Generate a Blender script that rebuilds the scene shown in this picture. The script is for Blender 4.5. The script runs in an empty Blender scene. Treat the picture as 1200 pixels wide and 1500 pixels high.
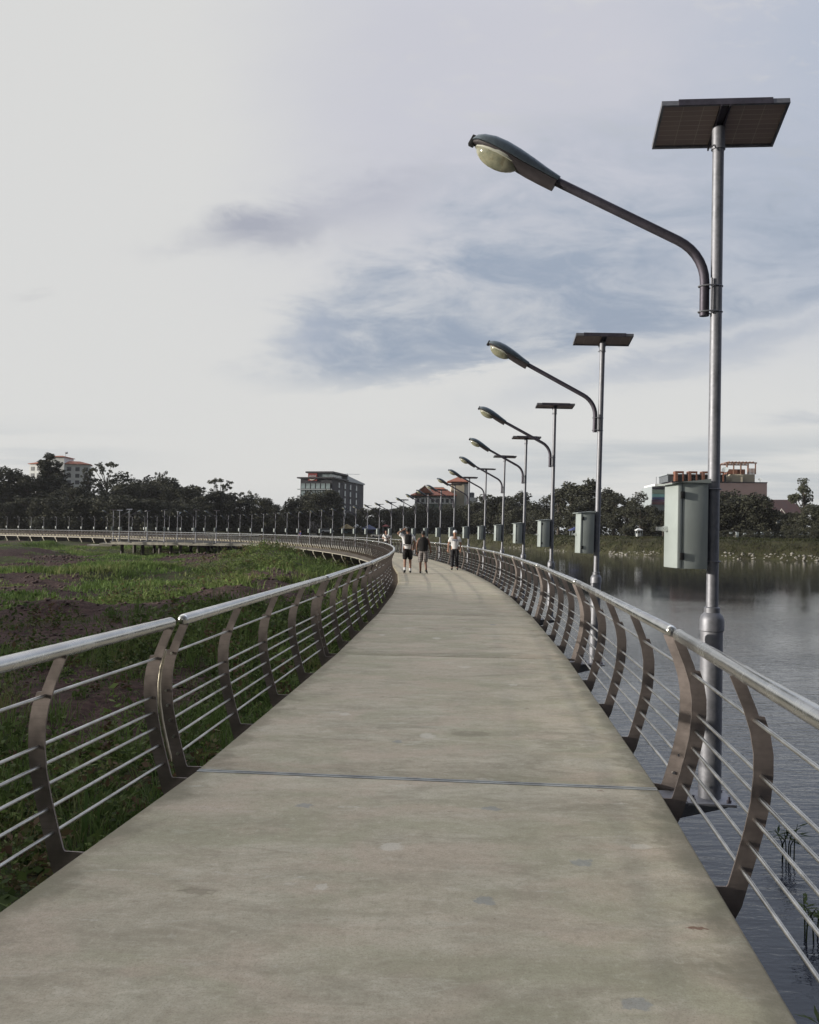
import bpy, bmesh, math, random
import numpy as np
from mathutils import Vector, Matrix
R = math.radians
rng = np.random.default_rng(7)
random.seed(7)
scene = bpy.context.scene
COL = scene.collection

# ------------------------------------------------------------------ camera
F = 1300.0; EYE = 1.6; PITCH = R(1.3); ROLL = R(0.75)
cam_d = bpy.data.cameras.new('camera'); cam = bpy.data.objects.new('camera', cam_d); COL.objects.link(cam)
cam_d.sensor_fit = 'VERTICAL'; cam_d.sensor_height = 30.0; cam_d.lens = 30.0*F/1500.0
cam_d.clip_start = 0.05; cam_d.clip_end = 8000
cam.matrix_world = Matrix.Translation((0, 0, EYE)) @ Matrix.Rotation(math.pi/2+PITCH, 4, 'X') @ Matrix.Rotation(ROLL, 4, 'Z')
scene.camera = cam
# where a building or a tree seen at photo column x / row y stands, given its distance in metres (used for planning the far places)
_f = Vector((0, math.cos(PITCH), math.sin(PITCH))); _r0 = Vector((1, 0, 0)); _u0 = Vector((0, -math.sin(PITCH), math.cos(PITCH)))
_r = math.cos(ROLL)*_r0+math.sin(ROLL)*_u0; _u = math.cos(ROLL)*_u0-math.sin(ROLL)*_r0
def at(x, y, D):
    d = _f+_r*((x-600)/F)-_u*((y-750)/F)
    t = D/d.y
    return Vector((d.x*t, D, EYE+d.z*t))

# ------------------------------------------------------------------ node helpers
def new_mat(name):
    m = bpy.data.materials.new(name); m.use_nodes = True
    nt = m.node_tree; nt.nodes.clear()
    out = nt.nodes.new('ShaderNodeOutputMaterial'); b = nt.nodes.new('ShaderNodeBsdfPrincipled')
    nt.links.new(b.outputs[0], out.inputs[0])
    return m, nt, b
class NB:
    """terse node building"""
    def __init__(s, nt): s.nt = nt
    def n(s, t, **kw):
        o = s.nt.nodes.new(t)
        for k, v in kw.items(): setattr(o, k, v)
        return o
    def put(s, sock, v):
        if isinstance(v, bpy.types.NodeSocket): s.nt.links.new(v, sock)
        elif isinstance(v, (tuple, list)) and len(v) == 3 and len(sock.default_value) == 4: sock.default_value = (*v, 1)
        else: sock.default_value = v
    def m(s, op, a, b=0.0, c=0.0, clamp=False):
        o = s.n('ShaderNodeMath', operation=op, use_clamp=clamp)
        for i, v in enumerate((a, b, c)): s.put(o.inputs[i], v)
        return o.outputs[0]
    def sstep(s, x, lo, hi):
        o = s.n('ShaderNodeMapRange', interpolation_type='SMOOTHSTEP')
        s.put(o.inputs[0], x); o.inputs[1].default_value = lo; o.inputs[2].default_value = hi
        o.inputs[3].default_value = 0; o.inputs[4].default_value = 1
        return o.outputs[0]
    def lin(s, x, lo, hi, a, b):
        o = s.n('ShaderNodeMapRange'); s.put(o.inputs[0], x)
        for i, v in enumerate((lo, hi, a, b)): o.inputs[i+1].default_value = v
        return o.outputs[0]
    def mix(s, f, a, b, mode='MIX'):
        o = s.n('ShaderNodeMix', data_type='RGBA', blend_type=mode)
        s.put(o.inputs[0], f); s.put(o.inputs[6], a); s.put(o.inputs[7], b)
        return o.outputs[2]
    def noise(s, vec, scale, detail=4, rough=.5, dist=0.0):
        o = s.n('ShaderNodeTexNoise'); s.put(o.inputs['Vector'], vec)
        o.inputs['Scale'].default_value = scale; o.inputs['Detail'].default_value = detail
        o.inputs['Roughness'].default_value = rough; o.inputs['Distortion'].default_value = dist
        return o.outputs[0]
    def map(s, vec, scale=(1, 1, 1), loc=(0, 0, 0), rot=(0, 0, 0)):
        o = s.n('ShaderNodeMapping'); s.put(o.inputs[0], vec)
        o.inputs[1].default_value = loc; o.inputs[2].default_value = rot; o.inputs[3].default_value = scale
        return o.outputs[0]
    def comb(s, x, y, z):
        o = s.n('ShaderNodeCombineXYZ')
        for i, v in enumerate((x, y, z)): s.put(o.inputs[i], v)
        return o.outputs[0]
    def bump(s, h, strength, dist):
        o = s.n('ShaderNodeBump'); o.inputs['Strength'].default_value = strength; o.inputs['Distance'].default_value = dist
        s.put(o.inputs['Height'], h); return o.outputs[0]
    def obj(s): return s.n('ShaderNodeTexCoord').outputs['Object']
    def pos(s): return s.n('ShaderNodeNewGeometry').outputs['Position']
    def attr(s, name): return s.n('ShaderNodeAttribute', attribute_name=name)

def simple(name, col, rough=.6, metal=0.0, var=.15, scale=3.0, bump=0.0, spec=.5):
    m, nt, b = new_mat(name); k = NB(nt)
    v = k.obj(); n = k.noise(v, scale, 5, .6)
    lo = tuple(c*(1-var) for c in col); hi = tuple(min(1, c*(1+var)) for c in col)
    k.put(b.inputs['Base Color'], k.mix(k.sstep(n, .3, .7), lo, hi))
    k.put(b.inputs['Roughness'], k.lin(n, .3, .7, rough*.85, min(1, rough*1.15)))
    b.inputs['Metallic'].default_value = metal
    b.inputs['Specular IOR Level'].default_value = spec
    if bump: k.put(b.inputs['Normal'], k.bump(k.noise(v, scale*8, 4, .6), bump, .01))
    return m

M = {}
# concrete deck
def ground_pt(px, py):
    q = at(px, py, 1.0); t = EYE/(EYE-q.z); return q.x*t, t
# worn filler, paint and rust marks on the concrete: photo column and row, half sizes in metres
MARKS = [(710, 1320, .052, .045, 'b'), (932, 1470, .052, .045, 'b'), (852, 1264, .060, .050, 'b'), (720, 1184, .050, .045, 'b'), (583, 1086, .035, .06, 'b'), (722, 915, .06, .1, 'b'), (445, 1180, .05, .05, 'b'),
         (573, 1240, .060, .060, 'p'), (938, 1240, .055, .035, 'p'), (626, 1078, .065, .09, 'p'), (752, 1003, .05, .06, 'p'), (680, 977, .09, .06, 'p'), (505, 1046, .05, .06, 'p'), (640, 935, .07, .12, 'p'), (560, 930, .05, .09, 'p'), (470, 1300, .03, .03, 'p'),
         (1024, 1361, .050, .014, 'r'), (880, 1159, .028, .014, 'r'), (560, 1021, .022, .03, 'd'), (772, 1038, .024, .03, 'd'), (290, 1305, .10, .03, 'd'), (690, 1075, .16, .10, 'd'), (660, 1188, .02, .02, 'd')]
def concrete_mat():
    m, nt, b = new_mat('deck_concrete'); k = NB(nt)
    p = k.pos()
    big = k.noise(p, .75, 7, .7, .4)
    streak = k.noise(k.map(p, (1.0, 2.1, 1), rot=(0, 0, R(6))), 1.3, 8, .66, 1.2)
    mid = k.noise(p, 3.3, 6, .65, .4)
    fine = k.noise(p, 60, 5, .7)
    tint = k.attr('tint').outputs['Fac']
    c = k.mix(k.sstep(streak, .3, .72), (.295, .268, .208), (.585, .55, .465))
    c = k.mix(k.m('MULTIPLY', k.sstep(big, .40, .66), .75), c, (.53, .465, .385))
    c = k.mix(k.m('MULTIPLY', k.sstep(mid, .52, .72), .35), c, (.26, .24, .18))
    c = k.mix(k.m('MULTIPLY', k.sstep(k.noise(k.map(p, (1, 2.2, 1), (3, 9, 0)), 1.1, 7, .74, .8), .57, .70), .50), c, (.19, .165, .125))
    pale = k.sstep(k.noise(k.map(p, (1, 2.6, 1), (13, 5, 0)), 2.1, 5, .65, .5), .60, .72)
    c = k.mix(k.m('MULTIPLY', pale, .70), c, (.66, .64, .60))
    specks = k.sstep(k.noise(p, 23.0, 2, .5), .745, .77)
    c = k.mix(k.m('MULTIPLY', specks, .5), c, (.13, .11, .09))
    fs = k.noise(k.map(p, (4.5, 13, 1), rot=(0, 0, R(5))), 1.0, 8, .72, .9)
    c = k.mix(k.m('MULTIPLY', k.sstep(fs, .52, .70), .40), c, (.27, .255, .20))
    c = k.mix(k.m('MULTIPLY', k.sstep(fs, .5, .30), .40), c, (.64, .61, .54))
    c = k.mix(k.m('MULTIPLY', k.sstep(k.noise(k.map(p, (1, 1.8, 1), (31, 4, 0)), .9, 5, .6, .6), .44, .64), .60), c, (.36, .355, .255))
    c = k.mix(k.m('MULTIPLY', k.sstep(k.noise(k.map(p, (1, 1.8, 1), (3, 44, 0)), 1.3, 5, .6, .6), .46, .66), .60), c, (.53, .44, .37))
    c = k.mix(k.lin(fine, .3, .7, .0, .40), c, (.22, .20, .16))
    wv = k.n('ShaderNodeVectorMath', operation='MULTIPLY_ADD'); nz = k.n('ShaderNodeTexNoise'); nz.inputs['Scale'].default_value = 26; nz.inputs['Detail'].default_value = 5; k.put(nz.inputs['Vector'], p)
    k.put(wv.inputs[0], nz.outputs['Color']); wv.inputs[1].default_value = (.10, .10, 0); k.put(wv.inputs[2], p)
    for kind, colr, f_ in (('b', (.235, .26, .285), .58), ('p', (.60, .575, .53), .58), ('r', (.15, .06, .04), .8), ('d', (.15, .125, .095), .38)):
        tot = None
        for px, py, rx, ry, kk in MARKS:
            if kk != kind: continue
            cx, cy = ground_pt(px, py)
            sb = k.n('ShaderNodeVectorMath', operation='SUBTRACT'); k.put(sb.inputs[0], wv.outputs[0]); sb.inputs[1].default_value = (cx+.05, cy+.05, 0)
            mu = k.n('ShaderNodeVectorMath', operation='MULTIPLY'); k.put(mu.inputs[0], sb.outputs[0]); mu.inputs[1].default_value = (1/rx, 1/ry, 0)
            ln = k.n('ShaderNodeVectorMath', operation='LENGTH'); k.put(ln.inputs[0], mu.outputs[0])
            v_ = k.sstep(ln.outputs['Value'], 1.15, .75); tot = v_ if tot is None else k.m('MAXIMUM', tot, v_)
        c = k.mix(k.m('MULTIPLY', tot, f_), c, colr)
    grit = k.noise(p, 17, 6, .75); grit2 = k.noise(p, 140, 3, .7)
    c = k.mix(k.m('MULTIPLY', k.sstep(grit, .50, .70), .38), c, (.23, .205, .155))
    c = k.mix(k.m('MULTIPLY', k.sstep(grit, .47, .30), .35), c, (.62, .585, .51))
    c = k.mix(k.m('MULTIPLY', k.sstep(grit2, .52, .66), .45), c, (.20, .18, .14))
    c = k.mix(1.0, c, (1.06, 1.04, .98), 'MULTIPLY')
    # dirty margins along both edges of the deck
    edge = k.attr('edge').outputs['Fac']
    e2 = k.m('MULTIPLY', k.sstep(k.m('ADD', edge, k.m('MULTIPLY', k.m('SUBTRACT', mid, .5), .5)), .86, 1.0), .6)
    c = k.mix(e2, c, (.19, .175, .125))
    c = k.mix(1.0, c, k.comb(tint, tint, tint), 'MULTIPLY')
    k.put(b.inputs['Base Color'], c)
    k.put(b.inputs['Roughness'], k.lin(streak, .3, .7, .72, .92))
    b.inputs['Specular IOR Level'].default_value = .3
    h = k.m('ADD', k.m('MULTIPLY', fine, .35), k.m('ADD', mid, k.m('MULTIPLY', streak, .8)))
    k.put(b.inputs['Normal'], k.bump(h, .35, .012))
    return m
M['deck'] = concrete_mat()
def steel_mat(name, col, rough, metal=1.0, aniso=(30, 1, 1), wear=1.0):
    m, nt, b = new_mat(name); k = NB(nt)
    v = k.obj()
    n = k.noise(k.map(v, aniso), 2.0, 5, .6); d = k.noise(v, 5, 6, .65)
    c = k.mix(k.sstep(d, .35, .7), tuple(x*(1-.25*wear) for x in col), tuple(min(1, x*1.12) for x in col))
    c = k.mix(k.m('MULTIPLY', k.sstep(n, .45, .7), .35*wear), c, tuple(x*.6 for x in col))
    k.put(b.inputs['Base Color'], c); b.inputs['Metallic'].default_value = metal
    k.put(b.inputs['Roughness'], k.lin(d, .3, .7, rough*.75, rough*1.3))
    k.put(b.inputs['Normal'], k.bump(n, .08*wear, .004))
    return m
M['rail'] = steel_mat('handrail_steel', (.60, .60, .585), .24, aniso=(1, 14, 14), wear=.4)
M['bar'] = steel_mat('bar_steel', (.56, .56, .55), .33, aniso=(2, 10, 10))
M['post'] = steel_mat('post_steel', (.25, .215, .205), .50, metal=.75, aniso=(2, 2, 30))
M['strip'] = steel_mat('strip_steel', (.52, .48, .40), .42, aniso=(2, 2, 30))
M['beam'] = simple('beam_steel', (.075, .065, .06), .6, .3, .3, 2)
M['lip'] = simple('lip_steel', (.55, .52, .45), .5, .4, .2, 2)
M['pier'] = simple('pier_steel', (.10, .085, .075), .7, 0, .3, 1.5, .2)
def galv_mat(name, col):
    m, nt, b = new_mat(name); k = NB(nt); v = k.obj()
    vo = k.n('ShaderNodeTexVoronoi'); k.put(vo.inputs['Vector'], v); vo.inputs['Scale'].default_value = 60
    n = k.noise(v, 4, 6, .65); g = k.noise(k.map(v, (14, 14, 1.2)), 1.5, 5, .6)
    c = k.mix(k.sstep(n, .3, .7), tuple(x*.72 for x in col), tuple(x*1.15 for x in col))
    c = k.mix(k.m('MULTIPLY', vo.outputs['Color'], .20), c, tuple(x*2 for x in col))
    c = k.mix(k.m('MULTIPLY', k.sstep(g, .55, .7), .35), c, tuple(x*.55 for x in col))
    k.put(b.inputs['Base Color'], c); b.inputs['Metallic'].default_value = .75
    k.put(b.inputs['Roughness'], k.lin(n, .3, .7, .48, .68))
    return m
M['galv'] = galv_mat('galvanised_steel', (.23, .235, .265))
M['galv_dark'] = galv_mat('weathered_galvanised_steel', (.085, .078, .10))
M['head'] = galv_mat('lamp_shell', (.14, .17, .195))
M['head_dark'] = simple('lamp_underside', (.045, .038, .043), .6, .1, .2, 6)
M['box'] = simple('cabinet_paint', (.335, .375, .375), .45, 0, .06, 4, .05)
M['black'] = simple('black_plastic', (.02, .02, .022), .5)
M['chrome'] = steel_mat('handle_chrome', (.7, .7, .7), .25)
def panel_mat():
    m, nt, b = new_mat('panel_backsheet'); k = NB(nt); v = k.obj()
    br = k.n('ShaderNodeTexBrick'); k.put(br.inputs['Vector'], k.map(v, (1, 1, 1), rot=(0, 0, R(90))))
    br.offset = 0; br.inputs['Scale'].default_value = 1.0; br.inputs['Brick Width'].default_value = .115; br.inputs['Row Height'].default_value = .038
    br.inputs['Mortar Size'].default_value = .0012
    br.inputs['Color1'].default_value = (.29, .225, .22, 1); br.inputs['Color2'].default_value = (.33, .255, .245, 1); br.inputs['Mortar'].default_value = (.58, .50, .47, 1)
    k.put(b.inputs['Base Color'], k.mix(k.m('MULTIPLY', k.sstep(k.noise(v, 6, 5, .6), .4, .7), .3), br.outputs['Color'], (.28, .22, .21)))
    b.inputs['Roughness'].default_value = .55
    return m
M['pv_back'] = panel_mat()
M['pv_face'] = simple('panel_glass', (.012, .016, .04), .12, 0, .2, 5)
def lens_mat():
    m, nt, b = new_mat('lamp_lens'); k = NB(nt); v = k.obj()
    n = k.noise(v, 9, 5, .65)
    c = k.mix(k.sstep(n, .35, .65), (.20, .21, .155), (.38, .365, .265))
    c = k.mix(k.m('MULTIPLY', k.sstep(k.noise(v, 17, 4, .6), .52, .66), .6), c, (.20, .16, .09))
    k.put(b.inputs['Base Color'], c); b.inputs['Roughness'].default_value = .12
    b.inputs['Coat Weight'].default_value = .6; b.inputs['Coat Roughness'].default_value = .05
    return m
M['lens'] = lens_mat()
M['reflector'] = simple('lamp_gasket', (.55, .55, .48), .5)
M['joint'] = simple('joint_strip_paint', (.34, .35, .345), .9, 0, .3, 5)
M['patch_blue'] = simple('grey_blue_patch', (.30, .315, .32), .8, 0, .2, 20)
M['patch_pale'] = simple('pale_cement_patch', (.56, .53, .46), .85, 0, .15, 20)
M['patch_rust'] = simple('rust_mark', (.16, .055, .035), .9, 0, .3, 30)

def foliage_mat(name, lo, hi, dry=None, trans=.15):
    m, nt, b = new_mat(name); k = NB(nt)
    a = k.attr('shade').outputs['Fac']
    oi = k.n('ShaderNodeObjectInfo').outputs['Random']
    c = k.mix(a, lo, hi)
    c = k.mix(k.m('MULTIPLY', oi, .5), c, tuple(x*.55 for x in hi))
    if dry: c = k.mix(k.sstep(k.attr('dry').outputs['Fac'], .0, 1.0), c, dry)
    k.put(b.inputs['Base Color'], c); b.inputs['Roughness'].default_value = .75
    b.inputs['Specular IOR Level'].default_value = .2
    if trans:
        out = [n for n in nt.nodes if n.type == 'OUTPUT_MATERIAL'][0]
        tr = k.n('ShaderNodeBsdfTranslucent'); k.put(tr.inputs[0], c)
        mx = k.n('ShaderNodeMixShader'); mx.inputs[0].default_value = trans
        nt.links.new(b.outputs[0], mx.inputs[1]); nt.links.new(tr.outputs[0], mx.inputs[2]); nt.links.new(mx.outputs[0], out.inputs[0])
    return m
M['leaf'] = foliage_mat('tree_foliage', (.040, .043, .036), (.084, .086, .058), trans=.12)
M['leaf_open'] = foliage_mat('open_tree_foliage', (.060, .066, .048), (.115, .12, .078), trans=.2)
M['bank_grass'] = foliage_mat('bank_grass', (.022, .028, .012), (.048, .055, .020), (.075, .065, .035), .12)
M['bark'] = simple('bark', (.075, .062, .052), .9, 0, .3, 4)
M['grass'] = foliage_mat('grass_blades', (.060, .112, .028), (.21, .30, .09), (.23, .205, .10), .25)
M['weed'] = foliage_mat('weed_leaves', (.024, .042, .014), (.21, .28, .085), (.135, .085, .055), .3)

def ground_mat():
    m, nt, b = new_mat('ground_soil'); k = NB(nt); p = k.pos()
    d = k.attr('dirt_shade').outputs['Fac']; far = k.attr('bank').outputs['Fac']
    n = k.noise(p, .35, 7, .65); f = k.noise(p, 4.5, 6, .7)
    soil = k.mix(k.sstep(f, .35, .68), (.034, .020, .019), (.098, .060, .054))
    green = k.mix(k.sstep(n, .35, .65), (.035, .058, .018), (.070, .095, .030))
    green = k.mix(k.m('MULTIPLY', k.sstep(k.noise(p, 2.3, 7, .75), .40, .58), .85), green, (.055, .038, .028))
    green = k.mix(k.m('MULTIPLY', k.sstep(k.noise(p, 19, 5, .75), .45, .65), .6), green, (.020, .020, .012))
    bank = k.mix(k.sstep(n, .35, .65), (.034, .032, .018), (.055, .056, .026))
    bank = k.mix(k.m('MULTIPLY', k.sstep(k.noise(p, 1.1, 6, .7), .5, .7), .6), bank, (.07, .055, .035))
    c = k.mix(k.sstep(k.m('ADD', d, k.m('MULTIPLY', k.m('SUBTRACT', f, .5), .5)), .35, .6), green, soil)
    c = k.mix(far, c, bank)
    k.put(b.inputs['Base Color'], c); b.inputs['Roughness'].default_value = .95; b.inputs['Specular IOR Level'].default_value = .15
    k.put(b.inputs['Normal'], k.bump(k.m('ADD', f, k.noise(p, 1.2, 5, .6)), .8, .15))
    return m
M['ground'] = ground_mat()
def water_mat():
    m, nt, b = new_mat('lake_water'); k = NB(nt); p = k.pos()
    b.inputs['Base Color'].default_value = (.016, .018, .030, 1)
    b.inputs['Roughness'].default_value = .05; b.inputs['IOR'].default_value = 1.50; b.inputs['Specular Tint'].default_value = (.86, .96, 1.0, 1)
    a = k.noise(k.map(p, (.7, 2.2, 1), rot=(0, 0, R(-8))), 2.6, 4, .55, .25)
    w = k.noise(k.map(p, (1, 1.3, 1)), 11, 3, .5)
    calm = k.sstep(k.noise(p, .055, 4, .55, .6), .36, .60)
    sp = k.n('ShaderNodeSeparateXYZ'); k.put(sp.inputs[0], p); shelter = k.m('ADD', .10, k.m('MULTIPLY', k.sstep(sp.outputs[1], 64, 20), .90))
    h = k.m('MULTIPLY', k.m('ADD', a, k.m('MULTIPLY', w, .22)), k.m('MULTIPLY', k.lin(calm, 0, 1, .45, 1.0), shelter))
    k.put(b.inputs['Normal'], k.bump(h, 1.0, .030))
    return m
M['water'] = water_mat()
M['rock'] = simple('bank_rubble', (.25, .238, .218), .9, 0, .3, 2)

# ------------------------------------------------------------------ mesh helpers
class MB:
    def __init__(s): s.v = []; s.f = []
    def add(s, v, f):
        o = len(s.v); s.v += [tuple(x) for x in v]; s.f += [tuple(i+o for i in q) for q in f]; return s
    def box(s, x0, x1, y0, y1, z0, z1, mat=None):
        v = [Vector((x, y, z)) for z in (z0, z1) for y in (y0, y1) for x in (x0, x1)]
        if mat: v = [mat @ a for a in v]
        return s.add(v, [(0, 2, 3, 1), (4, 5, 7, 6), (0, 1, 5, 4), (2, 6, 7, 3), (0, 4, 6, 2), (1, 3, 7, 5)])
    def prism(s, poly, h0, h1, frame):
        """poly: 2-D points; frame(a, b, h) -> xyz"""
        n = len(poly)
        v = [frame(a, b, h0) for a, b in poly]+[frame(a, b, h1) for a, b in poly]
        f = [tuple(range(n-1, -1, -1)), tuple(range(n, 2*n))]+[(i, (i+1) % n, n+(i+1) % n, n+i) for i in range(n)]
        return s.add(v, f)
    def tube(s, pts, rad, n=10, caps=True):
        pts = [Vector(p) for p in pts]
        if not isinstance(rad, (list, tuple)): rad = [rad]*len(pts)
        v = []; up = None
        for i, p in enumerate(pts):
            t = (pts[min(i+1, len(pts)-1)]-pts[max(i-1, 0)]).normalized()
            if up is None:
                up = Vector((0, 0, 1)) if abs(t.z) < .9 else Vector((1, 0, 0))
            a = t.cross(up).normalized(); up = a.cross(t).normalized()
            for j in range(n):
                an = 2*math.pi*j/n
                v.append(p+(a*math.cos(an)+up*math.sin(an))*rad[i])
        f = []
        for i in range(len(pts)-1):
            for j in range(n):
                k2 = (j+1) % n
                f.append((i*n+j, i*n+k2, (i+1)*n+k2, (i+1)*n+j))
        if caps:
            f.append(tuple(range(n-1, -1, -1))); f.append(tuple((len(pts)-1)*n+j for j in range(n)))
        return s.add(v, f)
    def lathe(s, prof, n=16, c=(0, 0, 0)):
        """prof: (r, z) list around the z axis"""
        return s.tube([(c[0], c[1], c[2]+z) for r, z in prof], [max(r, 1e-4) for r, z in prof], n) if all(prof[i][1] != prof[i+1][1] for i in range(len(prof)-1)) else s._lathe(prof, n, c)
    def _lathe(s, prof, n, c):
        v = [(c[0]+r*math.cos(2*math.pi*j/n), c[1]+r*math.sin(2*math.pi*j/n), c[2]+z) for r, z in prof for j in range(n)]
        f = [(i*n+j, i*n+(j+1) % n, (i+1)*n+(j+1) % n, (i+1)*n+j) for i in range(len(prof)-1) for j in range(n)]
        f += [tuple(range(n-1, -1, -1)), tuple((len(prof)-1)*n+j for j in range(n))]
        return s.add(v, f)
    def ball(s, c, r, seg=12, rings=8):
        if not isinstance(r, (tuple, list)): r = (r, r, r)
        v = [(c[0], c[1], c[2]-r[2])]
        for i in range(1, rings):
            ph = -math.pi/2+math.pi*i/rings
            for j in range(seg):
                th = 2*math.pi*j/seg
                v.append((c[0]+r[0]*math.cos(ph)*math.cos(th), c[1]+r[1]*math.cos(ph)*math.sin(th), c[2]+r[2]*math.sin(ph)))
        v.append((c[0], c[1], c[2]+r[2])); L = len(v)-1
        f = [(0, 1+(j+1) % seg, 1+j) for j in range(seg)]
        for i in range(rings-2):
            for j in range(seg):
                a = 1+i*seg+j; b = 1+i*seg+(j+1) % seg
                f.append((a, b, b+seg, a+seg))
        f += [(L, 1+(rings-2)*seg+j, 1+(rings-2)*seg+(j+1) % seg) for j in range(seg)]
        return s.add(v, f)
    def mesh(s, name, mat, angle=40, bevel=0):
        me = bpy.data.meshes.new(name); me.from_pydata(s.v, [], s.f); me.update()
        bm = bmesh.new(); bm.from_mesh(me)
        bmesh.ops.recalc_face_normals(bm, faces=bm.faces)
        if bevel: bmesh.ops.bevel(bm, geom=[e for e in bm.edges if len(e.link_faces) == 2 and e.calc_face_angle() > R(50)], offset=bevel, segments=2, affect='EDGES', profile=.5)
        bm.to_mesh(me); bm.free()
        if angle: me.shade_smooth(); me.set_sharp_from_angle(angle=R(angle))
        me.materials.append(mat); return me
    def build(s, name, mat, parent=None, angle=40, bevel=0):
        o = bpy.data.objects.new(name, s.mesh(name, mat, angle, bevel)); COL.objects.link(o)
        if parent: o.parent = parent
        return o
def np_mesh(name, V, polys_list, mat, attrs=None, smooth=False):
    """V (n,3); polys_list: list of int arrays (m,k)"""
    me = bpy.data.meshes.new(name)
    loops = np.concatenate([p.ravel() for p in polys_list]); counts = np.concatenate([np.full(len(p), p.shape[1]) for p in polys_list])
    starts = np.concatenate([[0], np.cumsum(counts)[:-1]])
    me.vertices.add(len(V)); me.vertices.foreach_set('co', np.asarray(V, np.float32).ravel())
    me.loops.add(len(loops)); me.loops.foreach_set('vertex_index', loops.astype(np.int32))
    me.polygons.add(len(counts)); me.polygons.foreach_set('loop_start', starts.astype(np.int32))
    me.polygons.foreach_set('loop_total', counts.astype(np.int32))
    me.update(calc_edges=True); me.validate()
    for k, a in (attrs or {}).items():
        at_ = me.attributes.new(k, 'FLOAT', 'POINT'); at_.data.foreach_set('value', np.asarray(a, np.float32))
    if smooth: me.shade_smooth()
    me.materials.append(mat); return me
def link(name, me, parent=None):
    o = bpy.data.objects.new(name, me); COL.objects.link(o)
    if parent: o.parent = parent
    return o
def tag(o, label=None, cat=None, group=None, kind=None):
    if label: o['label'] = label
    if cat: o['category'] = cat
    if group: o['group'] = group
    if kind: o['kind'] = kind
    return o
def empty(name, loc=(0, 0, 0), rz=0.0):
    o = bpy.data.objects.new(name, None); COL.objects.link(o); o.location = loc; o.rotation_euler = (0, 0, rz)
    o.empty_display_size = .3; return o
def copy_tree(o, parent=None):
    c = o.copy(); COL.objects.link(c)
    if parent: c.parent = parent
    for ch in [x for x in o.children]: copy_tree(ch, c)
    return c
ORD = 'first second third fourth fifth sixth seventh eighth ninth tenth eleventh twelfth thirteenth fourteenth fifteenth sixteenth seventeenth eighteenth nineteenth'.split()
TENS = {2: ('twenty', 'twentieth'), 3: ('thirty', 'thirtieth'), 4: ('forty', 'fortieth'), 5: ('fifty', 'fiftieth')}
def ordinal(n):
    if n < 20: return ORD[n-1]
    t, u = divmod(n, 10)
    return TENS[t][1] if u == 0 else TENS[t][0]+'-'+ORD[u-1]

# smooth value noise for terrain and planting
_tab = rng.random((256, 256))
def vnoise(x, y):
    x = np.asarray(x, float); y = np.asarray(y, float)
    xi = np.floor(x).astype(int); yi = np.floor(y).astype(int); fx = x-xi; fy = y-yi
    fx = fx*fx*(3-2*fx); fy = fy*fy*(3-2*fy)
    g = lambda a, b: _tab[a % 256, b % 256]
    return (g(xi, yi)*(1-fx)+g(xi+1, yi)*fx)*(1-fy)+(g(xi, yi+1)*(1-fx)+g(xi+1, yi+1)*fx)*fy
def fbm(x, y, o=4):
    s = 0; a = .5; t = 0
    for i in range(o): s = s+a*vnoise(x*2**i+17*i, y*2**i+31*i); t += a; a *= .5
    return s/t
def sst(x, a, b):
    t = np.clip((x-a)/(b-a), 0, 1); return t*t*(3-2*t)

# ------------------------------------------------------------------ walkway path: joints every 5.72 m, heading of each section in degrees (right +)
S = 5.72; HALF = 1.5
def half(i): return {0: 1.62, 1: 1.57}.get(i, HALF)
HEAD = [6.9, 6.9, 4.64, 3.38, 2.03, 0.63, -0.93, -2.42, -3.72, -4.98, -6.21, -7.51, -8.92, -10.44, -11.98, -13.46, -14.82, -16.11, -17.41, -18.68, -20.06, -21.54, -23.16, -24.83, -26.43, -27.87, -29.16, -30.35, -31.58, -32.93, -34.46, -36.08, -37.72, -39.31, -40.82, -42.26, -43.65, -45.0, -46.38, -47.78, -49.13, -50.32, -51.24, -51.84, -52.18, -52.43, -52.6, -52.8]
# joint index 2 is the first joint ahead of the camera, at (0.10, 5.78)
JN = [None]*(len(HEAD)+1)
JN[2] = Vector((.10, 5.78, 0))
dirv = lambda h: Vector((math.sin(R(h)), math.cos(R(h)), 0))
for i in range(2, len(HEAD)): JN[i+1] = JN[i]+dirv(HEAD[i])*S
for i in (1, 0): JN[i] = JN[i+1]-dirv(HEAD[i])*S
def jhead(i):
    if i <= 0: return HEAD[0]
    if i >= len(HEAD): return HEAD[-1]
    return (HEAD[i-1]+HEAD[i])/2
def jright(i):
    h = R(jhead(i)); return Vector((math.cos(h), -math.sin(h), 0))
PJ = np.array([(j.x, j.y) for j in JN])
PJ = np.vstack([PJ[0]-(PJ[1]-PJ[0])*8, PJ, PJ[-1]+(PJ[-1]-PJ[-2])*30])
def path_offset(X, Y):
    """signed distance to the walkway's centre line, right positive"""
    best = np.full(np.shape(X), 1e9); sg = np.zeros(np.shape(X))
    for a, b in zip(PJ[:-1], PJ[1:]):
        d = b-a; L = np.hypot(*d); d = d/L
        t = np.clip((X-a[0])*d[0]+(Y-a[1])*d[1], 0, L)
        ex = X-a[0]-d[0]*t; ey = Y-a[1]-d[1]*t
        q = np.hypot(ex, ey); s = d[1]*(X-a[0])-d[0]*(Y-a[1])
        w = q < best; best = np.where(w, q, best); sg = np.where(w, np.sign(s), sg)
    return best*sg
SHORE = np.array([(260, 20), (130, 92), (90, 120), (62, 138), (46, 149), (35, 177), (26, 223), (15, 262), (-8, 285), (-40, 280), (-75, 268), (-112, 246), (-160, 262), (-400, 420)], float)
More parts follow.
